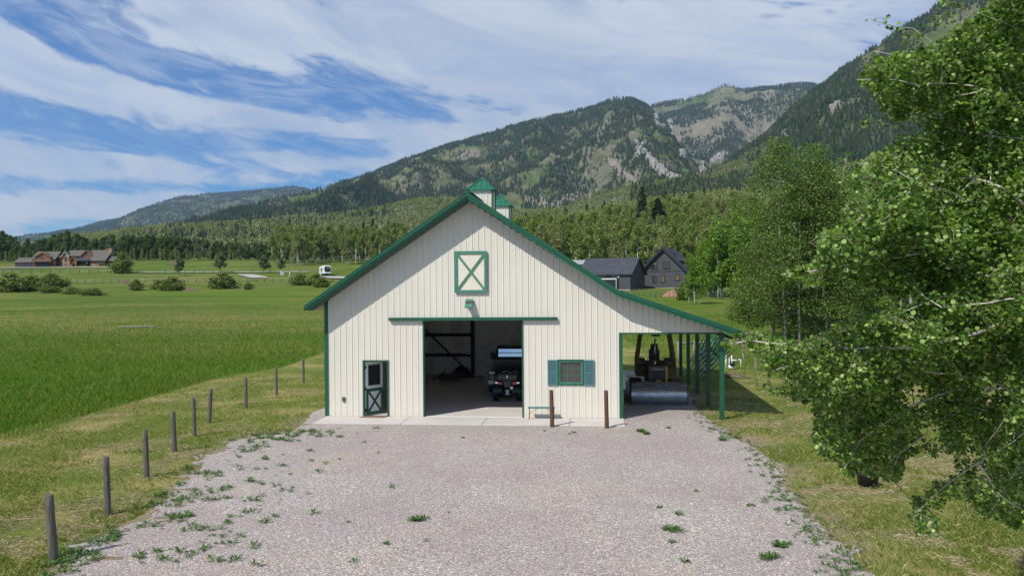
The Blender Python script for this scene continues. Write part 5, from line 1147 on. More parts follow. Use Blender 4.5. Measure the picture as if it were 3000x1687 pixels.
for row, (D, h, st) in enumerate(((200, 12, 34), (214, 13, 34), (232, 14, 32), (255, 14, 30), (282, 15, 30), (315, 15, 28), (352, 15, 26), (395, 15, 26))):
    for px in np.arange(1480 + rnd.uniform(-10, 10), 2230, st):
        q = px + rnd.uniform(-11, 11)
        if D < 232 and q < 1990 and rnd.random() < .35: continue
        kk = rnd.choice(('aspA', 'aspB', 'aspC', 'aspD', 'aspA')); put(kk, q, D + rnd.uniform(-7, 7), h * rnd.uniform(.8, 1.15), {'aspA': 'full green', 'aspB': 'thin green', 'aspC': 'thin pale', 'aspD': 'many-stemmed pale'}[kk] + ' hillside aspen' + (', front row,', ', second row,', ', third row,', ', fourth row,', ', fifth row,', ', sixth row,', ', seventh row,', ', uppermost row,')[row] + where(q, 0, ((1580, ' next to the barn cupolas'), (1680, ' above the right barn roof'), (1760, ' behind the red shed'), (1850, ' behind the gray garage'), (1950, ' behind the gray house gable'), (2040, ' above the gray house dormer'), (2130, ' left behind the bright aspens'), (3000, ' behind the middle aspen group'))), 'tree', 'aspens on the hillside')
# nearer bright aspens by the gray house
lc = 'bright green aspen with white stems right of the gray house'
for (px, D, h, k) in ((2065, 138, 9.5, 'aspE'), (2095, 142, 12, 'aspE'), (2125, 134, 14, 'aspE'), (2155, 137, 13, 'aspE'), (2190, 132, 14, 'aspE'), (2230, 140, 15, 'aspE'), (2270, 134, 13, 'aspE'), (2120, 150, 14, 'aspE'), (2180, 152, 15, 'aspE'), (2240, 155, 15, 'aspE'), (2310, 150, 15, 'aspA'), (2350, 140, 14, 'aspE'), (2400, 150, 15, 'aspA')): put(k, px, D, h, lc + (', left part' if px < 2130 else ', middle part' if px < 2250 else ', right part') + (' in front' if D < 141 else ' at the back'), 'tree', 'bright aspens right of the gray house')
put('aspE', 2036, 118, 7.5, 'single slim aspen with a bare white stem in front of the gray house corner', 'tree')
put('bushA', 2000, 128, 2.6, 'bright bush at the front wall of the gray house', 'bush')
for (px, D, h) in ((2080, 148, 9), (2050, 152, 7)): put('conA', px, D, h, 'dark spruce behind the bright aspens by the gray house', 'conifer', 'spruces by the gray house')
for (px, D, h, l) in ((1655, 300, 15, 'narrow dark fir rising above the aspen hillside, left one of the lone pair'), (1668, 305, 15, 'narrow dark fir rising above the aspen hillside, right one of the lone pair')): put('conB', px, D, h * .7, l, 'conifer')
put('conA', 1883, 330, 23, 'tallest pointed fir standing up from the hillside aspens', 'conifer'); o = put('conA', 1930, 300, 19, 'broad dark fir on the hillside right of the pointed one', 'conifer'); o.scale = (o.scale[0] * 1.6, o.scale[1] * 1.6, o.scale[2])
ld_ = 'dark fir on the crest line above the aspen hillside'
for q in range(64):
    px = 1500 + q * 13 + rnd.uniform(-8, 8); put(rnd.choice(('conA', 'conB')), px, rnd.uniform(520, 590), rnd.uniform(9, 17), ld_, 'conifer', 'dark firs along the hillside crest')
for q, (px, D, h) in enumerate(((1066, 470, 20), (1094, 475, 22), (1140, 480, 20), (1155, 470, 16), (1040, 490, 14), (1170, 490, 19), (1020, 500, 15))): put('conA', px, D, h, 'dark fir poking out above the aspens left of the barn ridge', 'conifer', 'firs above the aspens left of the barn')
# middle-distance aspens right
for (px, D, h, sd_, lab) in ((2345, 57, 14.4, 31, 'tallest gray-stemmed aspen group standing beyond the lean-to'), (2420, 61, 12.4, 32, 'second aspen of the middle group, right of the tallest'), (2290, 66, 12.0, 33, 'lower aspen on the left side of the middle group')):
    t = make_tree('aspen_tree', 'middle', h, sd_, 'leaf_middle', 'gray_bark', .065, 75000); t.location = onground(px, D); tag(t, lab, 'tree')
for (px, D, h, sd_, lab) in ((2500, 75, 15, 34, 'bright aspen seen behind the foreground leaves, upper one'), (2620, 70, 14, 35, 'bright aspen mostly hidden behind the foreground leaves'), (2760, 80, 14, 36, 'aspen far right, hidden behind the foreground leaves')):
    t = make_tree('aspen_tree', 'middle', h, sd_, 'leaf_bright', 'aspen_bark', .08, 26000); t.location = onground(px, D); tag(t, lab, 'tree')
# willow bushes of the left field
bl_ = [(30, 855, 4.2, 'bushA', 'large willow bush at the left picture edge'), (90, 852, 3.8, 'bushB', 'large willow bush second from the left edge'), (155, 843, 3.6, 'bushA', 'willow bush at the right end of the left thicket'), (402, 850, 2.6, 'bushB', 'small willow bush right of the brown dirt heap'), (465, 848, 2.4, 'bushB', 'low olive willow bush left of a bigger green one'), (505, 851, 3.2, 'bushA', 'dense green willow bush in the middle of the field edge'), (652, 846, 3.9, 'bushA', 'broad rounded willow bush by the pale gravel patch'), (730, 848, 1.6, 'bushB', 'tiny sparse bush right of the broad rounded willow'), (880, 836, 3.2, 'bushB', 'yellow-green willow bush below the camper'), (925, 836, 2.9, 'bushA', 'middle yellow-green willow bush below the camper'), (945, 842, 2.4, 'bushB', 'yellow-green willow bush touching the barn eave')]
for (px, py, h, k, l) in bl_:
    o = put(k, px, 0, h, l, 'bush', None, py); o.scale = (o.scale[0] * 2.0, o.scale[1] * 1.5, o.scale[2] * .88)
o = put('bushA', 357, 0, 8.6, 'big dark bush right beside the lodge', 'bush', None, 801); o.scale = (o.scale[0] * .95, o.scale[1] * .9, o.scale[2] * .85)
for (px, py, h, l) in ((527, 808, 6.2, 'small conical tree by the pale road'), (646, 800, 7.6, 'round-headed young tree by the pale road, largest of its row'), (772, 800, 6.2, 'round young tree by the pale road near the gravel patch'), (825, 797, 5.4, 'small round tree by the utility cabinets')): put('smA', px, 0, h, l, 'tree', None, py)
for (px, py, q) in ((210, 862, 'middle'), (270, 866, 'right'), (150, 858, 'left')):
    o = put('bushB', px, 0, 1.3, q + ' one of the three low gray-green brush mounds before the left thicket', 'bush', 'low brush mounds in the left field', py); o.scale = (o.scale[0] * 4.2, o.scale[1] * 2, o.scale[2] * 1.1)
# ------------------------------------------------------------------ far woods as stuff
NR = np.random.default_rng(5)
def conifer_batch(x, y, z, h):
    n = len(x); k = 5; V = []; Fs = []
    an = (np.arange(k) / k * 6.283)[None, :] + NR.random(n)[:, None] * 6
    off = 0; parts = []
    for (zb, zt, r) in ((.05, .62, .2), (.4, 1.0, .13)):
        rr = (h * r)[:, None] * (.7 + .6 * NR.random((n, k)))
        ring = np.stack([x[:, None] + np.cos(an) * rr, y[:, None] + np.sin(an) * rr, (z + h * zb)[:, None] + 0 * rr + (NR.random((n, k)) - .5) * .12 * h[:, None]], -1)
        tip = np.stack([x + (NR.random(n) - .5) * .04 * h, y, z + h * zt], -1)[:, None, :]
        parts.append(np.concatenate([ring, tip], 1))
    V = np.concatenate(parts, 1).reshape(-1, 3); base = np.arange(n)[:, None, None] * (2 * (k + 1))
    f = np.array([[i, (i + 1) % k, k] for i in range(k)]); f2 = np.concatenate([f, f + k + 1], 0)[None]
    return V, (base + f2).reshape(-1, 3)
def far_conifers():
    xs, ys, hs = [], [], []
    def samp(n, u0, u1, y0, y1, dens, hh, seed, thr=.42, soft=.14, fscale=170):
        u = NR.uniform(u0, u1, n); y = np.sqrt(NR.uniform(y0 ** 2, y1 ** 2, n)); x = u * y; m = smooth(thr - soft, thr + soft, fbm(x / fscale, y / fscale, seed, 5)) * dens
        k = NR.random(n) < m; xs.append(x[k]); ys.append(y[k]); hs.append(NR.uniform(hh[0], hh[1], k.sum()))
    px = lambda p: (p - 1500) / F
    samp(110000, px(560), px(2080), 1750, 3330, .75, (8, 17), 1, .5, .2, 60)           # main slope
    samp(60000, px(1650), px(2460), 3300, 4750, .55, (10, 20), 2, .53, .12, 130) # far peak: patches
    samp(52000, px(1850), px(3200), 850, 1920, .85, (8, 17), 3, .47, .17, 60)            # right shoulder
    samp(9000, px(-60), px(500), 4500, 9000, .9, (12, 22), 7, .2)
    samp(15000, px(400), px(1300), 1650, 2130, .95, (10, 19), 4, .4)             # hump
    samp(30000, px(150), px(1100), 4800, 7550, .85, (12, 22), 5, .36, .1, 400)   # far left
    # crest rows
    for (yk, w, pts, gl), n, p0, p1 in ((RIDGE[1], 1300, 700, 1960), (RIDGE[0], 600, 150, 900), (RIDGE[2], 260, 1950, 2450), (RIDGE[3], 900, 1990, 3100)):
        u = NR.uniform(px(p0), px(p1), n); y = yk + NR.uniform(-130, 40, n); xs.append(u * y); ys.append(y); hs.append(NR.uniform(9, 20, n))
    samp(5000, px(350), px(1400), 700, 1280, .5, (8, 15), 6, .52, .06, 120)
    x = np.concatenate(xs); y = np.concatenate(ys); h = np.concatenate(hs); z = H(x, y)
    V, Fc = conifer_batch(x, y, z - .5, h); o = arr_mesh('mountain_forest', V, Fc, M['needle_far']); tag(o, 'dark conifer forest covering the mountain slopes', 'forest', kind='stuff')
far_conifers()
def far_aspens(name, n, u0, u1, y0, y1, hh, leafs, lsz, m, lab, seed, thr, trunk=True):
    u = NR.uniform(u0, u1, n); y = np.sqrt(NR.uniform(y0 ** 2, y1 ** 2, n)); x = u * y; k = NR.random(n) < smooth(thr - .1, thr + .1, fbm(x / 60, y / 60, seed, 4)); x, y = x[k], y[k]; n = len(x); h = NR.uniform(hh[0], hh[1], n); z = H(x, y)
    d = NR.normal(size=(n, leafs, 3)); d /= np.linalg.norm(d, axis=2)[..., None]; d *= NR.random((n, leafs, 1)) ** .4
    C = np.stack([x[:, None] + d[..., 0] * h[:, None] * .19, y[:, None] + d[..., 1] * h[:, None] * .19, (z + h * .66)[:, None] + d[..., 2] * h[:, None] * .36], -1).reshape(-1, 3)
    V, Fc = leafcloud(C, lsz * (.6 + .8 * NR.random(len(C)))); e = empty(name, (0, 0, 0)); e["label"] = lab; e["category"] = 'wood'; e["kind"] = 'stuff'
    o = arr_mesh('crowns', V, Fc, m, e); o["kind"] = 'stuff'
    if trunk:
        w = (h * .012)[:, None]; q = np.array([[-1, 0], [1, 0], [.5, .8], [-.5, .8]])
        lo = np.stack([x[:, None] + q[:, 0] * w, y[:, None] + q[:, 1] * w, (z - .5)[:, None] + 0 * w * q[:, 0]], -1); hi = lo.copy(); hi[..., 2] += h[:, None] * .85; hi[..., 0] = x[:, None] + q[:, 0] * w * .4
        V = np.concatenate([lo, hi], 1).reshape(-1, 3); b = np.arange(n)[:, None, None] * 8; f = np.array([[i, (i + 1) % 4, (i + 1) % 4 + 4, i + 4] for i in range(4)])[None]
        o = arr_mesh('trunks', V, (b + f).reshape(-1, 4), M['white_bark'], e); o["kind"] = 'stuff'
px_ = lambda p: (p - 1500) / F
far_aspens('aspen_wood', 2600, px_(900), px_(2900), 410, 620, (9, 14), 90, .5, M['leaf_pale'], 'pale aspen wood filling the upper hillside', 8, .2)
far_aspens('aspen_forest', 11000, px_(180), px_(2300), 620, 1290, (8, 13), 34, .8, M['leaf_pale'], 'soft green aspen forest on the lower foothills', 9, .34)
far_aspens('shrub_cover', 24000, px_(500), px_(3000), 1290, 2700, (3.5, 7), 9, 1.6, M['leaf_aspen'], 'light green shrubs dotted over the mountain slopes', 10, .5, False)
# ------------------------------------------------------------------ rock outcrops
def cliff(name, line, w, hgt, n, m, lab, seed):
    r_ = np.random.default_rng(seed); vs = []; fs = []; L = np.array(line, float); segs = np.hypot(*(L[1:] - L[:-1]).T); cum = np.concatenate([[0], np.cumsum(segs)])
    for q in range(n):
        s = r_.random() * cum[-1]; i = min(np.searchsorted(cum, s) - 1, len(L) - 2); i = max(i, 0); t = (s - cum[i]) / segs[i]; p = L[i] + (L[i + 1] - L[i]) * t; ww = w if not hasattr(w, '__len__') else w[i] + (w[i + 1] - w[i]) * t
        h_ = hit(p[0] + r_.normal() * ww * .45, p[1] + r_.normal() * ww * .35, 1200.)
        if h_ is None: continue
        k = 6; rr = hgt * r_.uniform(.25, .6); hh = hgt * r_.uniform(.35, 1.1); b0 = len(vs); a0 = r_.random() * 6; lx, ly = r_.normal(size=2) * hh * .1
        for (zz, sc) in ((-hh * .5, 1.25), (hh * .35, .95), (hh * .8, .6), (hh, .15)):
            for j in range(k):
                a = a0 + j / k * 6.283; f = rr * sc * r_.uniform(.7, 1.3); vs.append((h_.x + math.cos(a) * f + lx * max(zz, 0) / hh, h_.y + math.sin(a) * f * .8 + ly, h_.z + zz + r_.normal() * hh * .06))
        for l in range(3):
            for j in range(k): a = b0 + l * k + j; c = b0 + l * k + (j + 1) % k; fs.append((a, c, c + k, a + k))
        fs.append(tuple(b0 + 3 * k + j for j in range(k)))
    o = MB().add(vs, fs).build(name, m); tag(o, lab, 'cliff')
Z6 = lambda x, y: (1300 + x / 2.342, 200 + y / 2.342)
cliff('limestone_cliff', [Z6(1320, 520), Z6(1350, 580), Z6(1400, 610), Z6(1440, 660), Z6(1500, 710), Z6(1530, 760), Z6(1630, 800)], [7, 9, 6, 9, 7, 8, 8], 13, 300, M['rock'], 'long pale rock rib running down the middle of the main slope', 1)
cliff('limestone_cliff', [Z6(1445, 320), Z6(1460, 370), Z6(1480, 420), Z6(1510, 400)], [4, 6, 4, 3], 13, 90, M['rock'], 'pale upper cliff left of its neighbour near the ridge', 2)
cliff('limestone_cliff', [Z6(1555, 345), Z6(1560, 400), Z6(1570, 460)], [4, 7, 3], 13, 70, M['rock'], 'pale upper cliff right of its neighbour near the ridge', 3)
cliff('limestone_cliff', [Z6(1640, 565), Z6(1640, 610)], [6, 7], 13, 34, M['rock'], 'small isolated pale rock face in the valley forest', 4)
cliff('limestone_cliff', [Z6(1840, 640), Z6(1890, 600), Z6(1950, 590)], [6, 10, 5], 12, 90, M['rock'], 'pale crag on the near edge of the right shoulder', 5)
cliff('limestone_cliff', [Z6(1775, 640), Z6(1795, 690), Z6(1760, 750)], [5, 5, 4], 12, 50, M['rock'], 'pale rock slide just below the right shoulder crag', 6)
cliff('tan_outcrop', [Z6(1150, 640), Z6(1220, 700), Z6(1280, 760), Z6(1380, 860)], [13, 14, 10, 12], 8, 240, M['rock_tan'], 'tan broken outcrop left of the long rock rib', 7)
cliff('tan_outcrop', [Z6(560, 900), Z6(700, 930), Z6(880, 910), Z6(1000, 880)], [14, 18, 24, 20], 7, 260, M['rock_tan'], 'tan scree along the foot of the main slope', 8)
cliff('tan_outcrop', [Z6(120, 620), Z6(200, 590), Z6(250, 600)], [14, 14, 12], 12, 70, M['rock_tan'], 'tan outcrop high on the left part of the slope', 9)
cliff('limestone_cliff', [(2440, 395), (2455, 370), (2468, 360)], [7, 8, 5], 12, 46, M['rock'], 'gray crag on the right mountain above the middle aspens', 10)
cliff('limestone_cliff', [(2300, 395), (2295, 410)], [8, 8], 11, 30, M['rock'], 'weathered crag on the right mountain, lower left', 11)
# ------------------------------------------------------------------ grass
def blades(name, X, Y, hmin, hmax, wd, m, lab, flat=.35, cat='grass'):
    n = len(X); Z = H(X, Y); a = NR.random(n) * 6.283; h = NR.uniform(hmin, hmax, n); ln_ = NR.normal(size=(n, 2)) * (h * flat)[:, None]; w = wd * (.6 + .8 * NR.random(n))
    dx, dy = np.cos(a) * w, np.sin(a) * w
    V = np.stack([np.stack([X - dx, Y - dy, Z - .01], -1), np.stack([X + dx, Y + dy, Z - .01], -1), np.stack([X + ln_[:, 0] * .4 + dx * .6, Y + ln_[:, 1] * .4 + dy * .6, Z + h * .6], -1), np.stack([X + ln_[:, 0], Y + ln_[:, 1], Z + h], -1)], 1).reshape(-1, 3)
    o = arr_mesh(name, V, np.arange(4 * n).reshape(n, 4), m); tag(o, lab, cat, kind='stuff'); return o
def scatter(n, u0, u1, y0, y1, pw=1.0):
    u = NR.uniform(u0, u1, n); y = y0 * (y1 / y0) ** (NR.random(n) ** pw); x = u * y; return x, y
def barnmask(x, y):
    lx = (x - BX0) * bc - (y - BY0) * bs; ly = (x - BX0) * bs + (y - BY0) * bc
    return (lx > -.15) & (lx < 11.2) & (ly > -1.7) & (ly < 15)
def lawn_grass():
    x, y = scatter(420000, -.66, .68, 11.2, 46, 1.0)
    ok = ~inpoly(x, y, YARD) & ~barnmask(x, y) & (ground_mask(x, y) > .3)
    dens = .25 + .75 * smooth(.32, .55, fbm(x / 1.1, y / 1.1, 81, 4)); dens *= np.where(x > 0, 1., .8); ok &= NR.random(len(x)) < dens
    x, y = x[ok], y[ok]; g = fbm(x / 1.6, y / 1.6, 83, 4); st = g > .57
    blades('lawn_grass', x[~st], y[~st], .03, .1, .006, M['blade'], 'short mown grass with straw around the gravel yard', .7)
    blades('straw', x[st], y[st], .02, .05, .007, M['straw'], 'dry straw strewn over the mown grass', 2.6, 'straw')
lawn_grass()
def meadow_grass():
    x, y = scatter(520000, -1.05, .62, 16, 150, 1.0)
    ok = (NR.random(len(x)) < smooth(-1.05, -.7, x / y)) &  (NR.random(len(x)) > ground_mask(x, y) * 1.3) & (NR.random(len(x)) < smooth(150, 55, y + (fbm(x / 9, y / 9, 44, 3) - .5) * 60)) &  (ground_mask(x, y) < .75) & ~barnmask(x, y) & ~inpoly(x, y, YARD); x, y = x[ok], y[ok]
    blades('meadow_grass', x, y, .12, .3, .012, M['blade_tall'], 'tall bright green meadow grass', .35)
meadow_grass()
def weed_mesh(mb, c, r, n, r_):
    for k in range(n):
        a = r_.random() * 6.283; L = r * r_.uniform(.5, 1.1); up = r_.uniform(.25, .9) * r; w = r * .12; d = Vector((math.cos(a), math.sin(a), 0)); s_ = Vector((-d.y, d.x, 0)) * w
        b = Vector(c) + d * r * r_.random() * .3; mb.add([b, b + d * L * .55 + s_ + Vector((0, 0, up * .7)), b + d * L + Vector((0, 0, up * .6)), b + d * L * .55 - s_ + Vector((0, 0, up * .7))], [(0, 1, 2, 3)])
singles = [(1225, 1525, .2), (1130, 1595, .12), (1022, 1530, .08), (1315, 1502, .06), (1594, 1263, .1), (1668, 1272, .09), (1681, 1268, .13), (1357, 1283, .1), (1878, 1265, .22), (1932, 1488, .12), (1990, 1508, .16), (1970, 1553, .2), (1967, 1590, .12), (2198, 1482, .14), (2040, 1440, .1), (2005, 1645, .14), (2260, 1635, .2), (2290, 1600, .2), (2115, 1290, .2), (1048, 1271, .06), (665, 1530, .13), (700, 1340, .12), (770, 1420, .1), (850, 1390, .09), (1960, 1255, .15), (1895, 1272, .18)]
for i, (px, py, r) in enumerate(singles):
    x, y = gpt(px, py); mb = MB(); r_ = random.Random(i); weed_mesh(mb, (0, 0, 0), r * .8, int(16 + r * 90), r_)
    if r > .17:
        for q in range(4): weed_mesh(mb, (r_.uniform(-.16, .16), r_.uniform(-.14, .14), 0), r * .6, 14, r_)
    o = mb.build('weed', M['weed']); o.location = (x, y, .008); tag(o, 'small green weed growing alone in the open gravel', 'weed', 'weeds in the open gravel')
mb = MB(); r_ = random.Random(5)
for q in range(1300):
    s = r_.random() ** .8 * (len(GE_L) - 1.01); i = int(s); a, b = GE_L[i], GE_L[i + 1]; t = s - i; x = a[0] + (b[0] - a[0]) * t; y = a[1] + (b[1] - a[1]) * t
    off = abs(r_.gauss(0, 1)) * 2.1 - .4; x += off * .8; y -= off * .45 - r_.gauss(0, .3)
    if float(fbm(x / .8, y / .8, 99, 3)) > .5 and y > 11 and not barnmask(x, y): weed_mesh(mb, (x, y, .01), r_.uniform(.04, .17), 12, r_)
for q in range(330):
    s = r_.random() * (len(GE_R) - 1.01); i = int(s); a, b = GE_R[i], GE_R[i + 1]; t = s - i; x = a[0] + (b[0] - a[0]) * t - abs(r_.gauss(0, .35)); y = a[1] + (b[1] - a[1]) * t + r_.gauss(0, .3)
    if y > 11: weed_mesh(mb, (x, y, .01), r_.uniform(.05, .13), 10, r_)
o = mb.build('weeds', M['weed']); tag(o, 'green weeds spreading from the grass edges over the gravel', 'weeds', kind='stuff')
# loose stones on the gravel
def stones():
    n = 26000; x = NR.uniform(-11, 12, n); y = 9.5 * (3.2 ** NR.random(n)); k = inpoly(x, y, YARD); x, y = x[k], y[k]; n = len(x); s = NR.uniform(.008, .02, n)
    base = np.array([[1, 0, 0], [0, 1, 0], [-1, 0, 0], [0, -1, 0], [0, 0, .8]]); d = base[None] * (.6 + .8 * NR.random((n, 5, 1))) * s[:, None, None]; a = NR.random(n) * 6.28; c, q = np.cos(a)[:, None], np.sin(a)[:, None]
    V = np.stack([x[:, None] + d[..., 0] * c - d[..., 1] * q, y[:, None] + d[..., 0] * q + d[..., 1] * c, .008 + d[..., 2]], -1).reshape(-1, 3)
    f = np.array([[0, 1, 4], [1, 2, 4], [2, 3, 4], [3, 0, 4]])[None] + np.arange(n)[:, None, None] * 5
    t = MT('loose_stone'); m = t.done(t.ramp(t.isl(), [(0, (.16, .14, .13, 1)), (.5, (.36, .32, .3, 1)), (.8, (.48, .38, .3, 1)), (1, (.72, .7, .67, 1))]), .9)
    o = arr_mesh('loose_gravel', V, f.reshape(-1, 3), m); tag(o, 'loose crushed stones scattered over the gravel yard', 'gravel', kind='stuff')
stones()
# ------------------------------------------------------------------ foreground aspen
def foreground_tree():
    global NR; NR = np.random.default_rng(77); r_ = random.Random(77)
    e = empty('aspen_tree', (6.9, 9.2, 0), 0, 'large near aspen filling the right edge with round leaves', 'tree'); base = Vector((6.9, 9.2, 0))
    POLY = [(3250, -140), (2900, -140), (2890, 0), (2845, 33), (2828, 54), (2787, 70), (2745, 108), (2704, 124), (2646, 137), (2600, 145), (2571, 149), (2522, 161), (2530, 182), (2517, 203), (2500, 224), (2452, 240), (2458, 260), (2538, 268), (2555, 290), (2567, 331), (2596, 352), (2620, 373), (2625, 397), (2600, 418), (2530, 455), (2485, 468), (2488, 522), (2484, 575), (2460, 616), (2440, 645), (2373, 664), (2358, 682), (2393, 715), (2373, 748), (2319, 770), (2253, 793), (2262, 818), (2319, 834), (2352, 856), (2435, 842), (2497, 825), (2559, 852), (2621, 873), (2642, 897), (2559, 900), (2497, 918), (2455, 939), (2414, 951), (2352, 985), (2269, 966), (2207, 955), (2166, 958), (2137, 980), (2083, 998), (2092, 1024), (2166, 1040), (2215, 1056), (2240, 1088), (2190, 1112), (2190, 1130), (2269, 1168), (2360, 1195), (2373, 1240), (2370, 1302), (2397, 1344), (2455, 1369), (2460, 1412), (2518, 1397), (2621, 1426), (2650, 1406), (2662, 1356), (2720, 1319), (2733, 1352), (2790, 1356), (2729, 1402), (2704, 1439), (2610, 1449), (2646, 1476), (2662, 1522), (2671, 1578), (2762, 1578), (2766, 1522), (2787, 1460), (2828, 1505), (2911, 1538), (2973, 1560), (3250, 1540)]
    GAPS = [(2560, 800, 60, 22, .55), (2700, 1290, 45, 25, .7), (2850, 1330, 60, 40, .75), (2690, 1150, 60, 30, .5), (2640, 935, 70, 22, .6), (2890, 1400, 60, 35, .6), (2960, 1250, 50, 40, .5), (2600, 560, 40, 30, .4), (2900, 1130, 50, 30, .4)]
    def depth(px, py): return 6.9 + 2.1 * float(fbm(px / 260., py / 200., 12, 3)) + .6 * math.sin(py / 170.) + max(0, 2450 - px) / 330.
    # skeleton
    mb = MB(); tm = MB(); SK = []
    trunk = [(0, 0, -.3), (.05, .05, 1.5), (-.02, 0, 3), (.06, -.05, 4.8), (-.02, .05, 6.6), (.05, 0, 8.4), (0, .1, 10.5)]
    tm.tube(trunk, [.17, .15, .14, .125, .1, .07, .03], 12, True, .04)
    tp = [Vector(t) + base for t in trunk]
    def tr_at(z):
        for a, b in zip(tp[:-1], tp[1:]):
            if a.z <= z <= b.z: return a.lerp(b, (z - a.z) / (b.z - a.z))
        return tp[-1]
    lines = [([(2990, 330), (2890, 265), (2807, 246), (2696, 244), (2621, 240), (2512, 234)], .035), ([(2890, 268), (2729, 286), (2621, 310), (2590, 335)], .014), ([(2890, 265), (2895, 215), (2920, 190)], .02), ([(2696, 244), (2690, 205), (2640, 165), (2560, 150)], .012),
             ([(3060, 640), (2948, 555), (2899, 530), (2849, 522), (2774, 524), (2679, 550), (2633, 573), (2560, 620), (2470, 660)], .045), ([(2860, 522), (2800, 575), (2779, 605)], .015), ([(2900, 530), (2898, 480), (2880, 440)], .018),
             ([(3050, 760), (2930, 810), (2830, 800), (2700, 742), (2560, 760), (2400, 790), (2290, 805)], .04), ([(3060, 950), (2900, 960), (2812, 852), (2648, 912), (2590, 945)], .024),
             ([(3060, 930), (2932, 950), (2830, 985), (2700, 1010), (2560, 1020), (2398, 1026), (2306, 1005), (2150, 1005)], .055), ([(2398, 1026), (2384, 1040), (2330, 1060), (2260, 1085), (2215, 1110)], .012),
             ([(3060, 1130), (2800, 1140), (2680, 1180), (2600, 1230), (2520, 1290), (2470, 1380)], .035), ([(3060, 1230), (2870, 1355), (2762, 1427), (2680, 1500)], .022), ([(2870, 1355), (2912, 1438), (2990, 1490), (3050, 1500)], .024), ([(2870, 1355), (2890, 1300), (2960, 1200)], .02),
             ([(3060, 1030), (2880, 1160), (2740, 1250), (2640, 1330), (2610, 1400)], .026), ([(3080, 120), (2950, 70), (2870, 40)], .03), ([(3080, 20), (2960, -60), (2900, -120)], .025), ([(2745, 130), (2700, 100), (2640, 75), (2555, 65)], .0075), ([(2845, 60), (2805, 20), (2790, -8)], .01), ([(3080, 420), (2880, 400), (2760, 370), (2680, 350)], .022), ([(3080, 560), (2850, 590), (2680, 530), (2580, 490), (2510, 478)], .024), ([(3080, 860), (2760, 900), (2620, 800), (2480, 700), (2400, 690)], .026), ([(3080, 1180), (2900, 1120), (2700, 1080), (2500, 1130), (2420, 1190)], .028), ([(3080, 1330), (2960, 1400), (2900, 1500)], .018)]
    for ln_, r in lines:
        pts = [pt(p[0], p[1], depth(*p)) for p in ln_]
        if ln_[0][0] >= 3040:
            z0 = max(1.2, pts[0].z - .6); pts = [tr_at(z0)] + pts
        elif ln_[0][0] > 2985: pts = [tr_at(pts[0].z - .4)] + pts
        else:
            # join to the closest earlier branch point
            q = min(SK, key=lambda s: (s[0] - pts[0]).length); pts = [q[0]] + pts
        fine = []
        for a, b in zip(pts[:-1], pts[1:]):
            m_ = max(1, int((b - a).length / .16))
            for k in range(m_): fine.append(a.lerp(b, k / m_) + Vector((r_.gauss(0, .012), r_.gauss(0, .012), r_.gauss(0, .012))))
        fine.append(pts[-1]); n = len(fine); rs = [r * .52 * (1 - .8 * i / n) for i in range(n)]
        mb.tube([p - base for p in fine], rs, 7, False); SK += [(p, rr) for p, rr in zip(fine, rs)]
    mb2 = MB()
    skp0 = np.array([tuple(s[0]) for s in SK]); SKN = np.zeros((len(skp0) + 9000, 3)); SKN[:len(skp0)] = skp0; nsk = len(skp0); leaves_c = []; leaf_dir = []
    cnt = 0; tries = 0; P = POLY
    while cnt < 6200 and tries < 200000:
        tries += 1; px = r_.uniform(2080, 3230); py = r_.uniform(-130, 1580)
        if not bool(inpoly(np.array([px]), np.array([py]), P)[0]): continue
        if px > 3010 and r_.random() < .6: continue
        d_ = float(dline(np.array([px]), np.array([py]), P)[0])
        if d_ < 14: continue
        if any(((px - g[0]) / g[2]) ** 2 + ((py - g[1]) / g[3]) ** 2 < 1 and r_.random() < g[4] for g in GAPS): continue
        if float(fbm(px / 62., py / 48., 19, 3)) < .27 + .12 * r_.random(): continue
        if px > 2650 and py > 1240 and r_.random() < .45: continue
        D = depth(px, py) + r_.uniform(-.25, 1.5); p = pt(px, py, D)
        skp = SKN[:nsk]; dd = ((skp - np.array(tuple(p))) ** 2).sum(1); j = int(dd.argmin()); q = Vector(skp[j]); L = (p - q).length
        if L > .6: continue
        if L > .12:
            mid = q.lerp(p, .5) + Vector((r_.gauss(0, .05), r_.gauss(0, .05), r_.gauss(0, .04) + .03 * L)); mb2.tube([q - base, mid - base, p - base], [min(.009, .003 + .006 * L), .004, .0018], 4, False)
        rad = min(.16, max(.035, d_ / F * D * .8)); k = 18 if rad > .08 else 12
        dirv = (p - q).normalized() if L > 1e-3 else Vector((0, 0, 1))
        for w in range(k):
            t = r_.random(); c = p - dirv * t * min(L, .3) * .8; o_ = Vector((r_.gauss(0, 1), r_.gauss(0, 1), r_.gauss(0, 1) - .35)); c = c + o_.normalized() * rad * r_.uniform(.2, .85); leaves_c.append(tuple(c - base))
        cnt += 1; SKN[nsk] = tuple(p); nsk += 1
    # free twig tips against the sky
    for (ln_, n_) in (([(2705, 140), (2690, 115), (2640, 85), (2600, 72), (2552, 60)], 9), ([(2640, 130), (2700, 100), (2720, 84)], 6), ([(2800, 60), (2765, 40), (2750, 55), (2740, 62)], 9), ([(2830, 30), (2800, 5), (2755, 15)], 10), ([(2640, 362), (2560, 365), (2535, 372)], 12), ([(2480, 465), (2470, 520), (2460, 560)], 8)):
        D = depth(*ln_[0]); pts = [pt(a, b, D) - base for a, b in ln_]; mb2.tube(pts, [.006] + [.004] * (len(pts) - 2) + [.0015], 5, False)
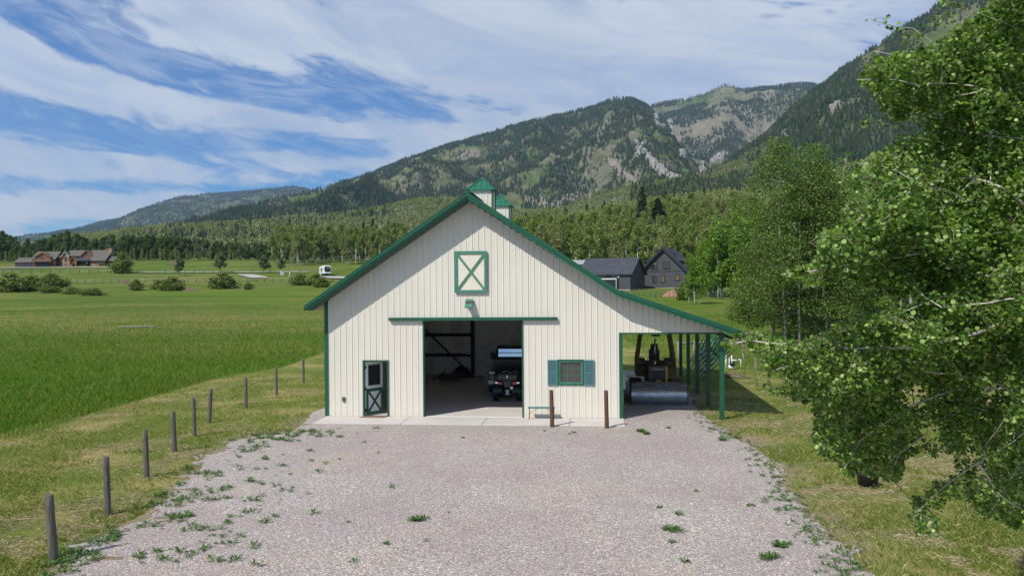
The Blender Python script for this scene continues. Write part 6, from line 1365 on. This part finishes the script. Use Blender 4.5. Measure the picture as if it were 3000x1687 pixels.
        for q in range(n_ * 3):
            s = r_.random() * (len(pts) - 1.01); i = int(s); c = pts[i].lerp(pts[i + 1], s - i) + Vector((r_.gauss(0, .035), r_.gauss(0, .04), r_.gauss(0, .03))); leaves_c.append(tuple(c))
    tm.build('trunk', M['aspen_bark'], e); mb.build('branches', M['aspen_bark'], e); mb2.build('twigs', M['twig'], e)
    C = np.array(leaves_c); n = len(C)
    nr = NR.normal(size=(n, 3)); nr[:, 2] = np.abs(nr[:, 2]) + .35; nr[:, 1] -= .25; nr /= np.linalg.norm(nr, axis=1)[:, None]
    a = NR.normal(size=(n, 3)); a[:, 2] -= 1.1; a -= (a * nr).sum(1)[:, None] * nr; a /= np.linalg.norm(a, axis=1)[:, None]; b = np.cross(nr, a); s = NR.uniform(.014, .025, n)[:, None]
    K = 9; ang = np.linspace(0, 2 * math.pi, K, endpoint=False); rad = np.array([1.12, .98, .95, .97, .9, .9, .97, .95, .98])
    V = []
    for t, r in zip(ang, rad): V.append(C + a * s * math.cos(t) * r + b * s * math.sin(t) * r + nr * s * .22 * abs(math.sin(t)))
    V = np.stack(V, 1).reshape(-1, 3); o = arr_mesh('leaves', V, np.arange(K * n).reshape(n, K), M['leaf'], e); print('leaves', n)
    # petiole-coloured buds: tiny orange-yellow stalks
    m_ = n // 3; Cs = C[:m_]; A = a[:m_]; Bv = b[:m_]; V = np.stack([Cs - A * .05 + Bv * .0012, Cs - A * .05 - Bv * .0012, Cs - A * .02 - Bv * .001, Cs - A * .02 + Bv * .001], 1).reshape(-1, 3)
    arr_mesh('leaf_stalks', V, np.arange(4 * m_).reshape(m_, 4), M['straw'], e)
foreground_tree()
# ------------------------------------------------------------------ air
t = MT('thin_haze'); vp = t.N.new("ShaderNodeVolumePrincipled"); vp.inputs["Color"].default_value = (.5, .72, 1, 1); vp.inputs["Density"].default_value = .000066; vp.inputs["Anisotropy"].default_value = .2
t.N.remove(t.b); t.lk(vp.outputs[0], t.out.inputs["Volume"])
tag(MB().box((-9500, -60, -2), (11500, 9400, 1900)).build('haze', t.m), kind='stuff')
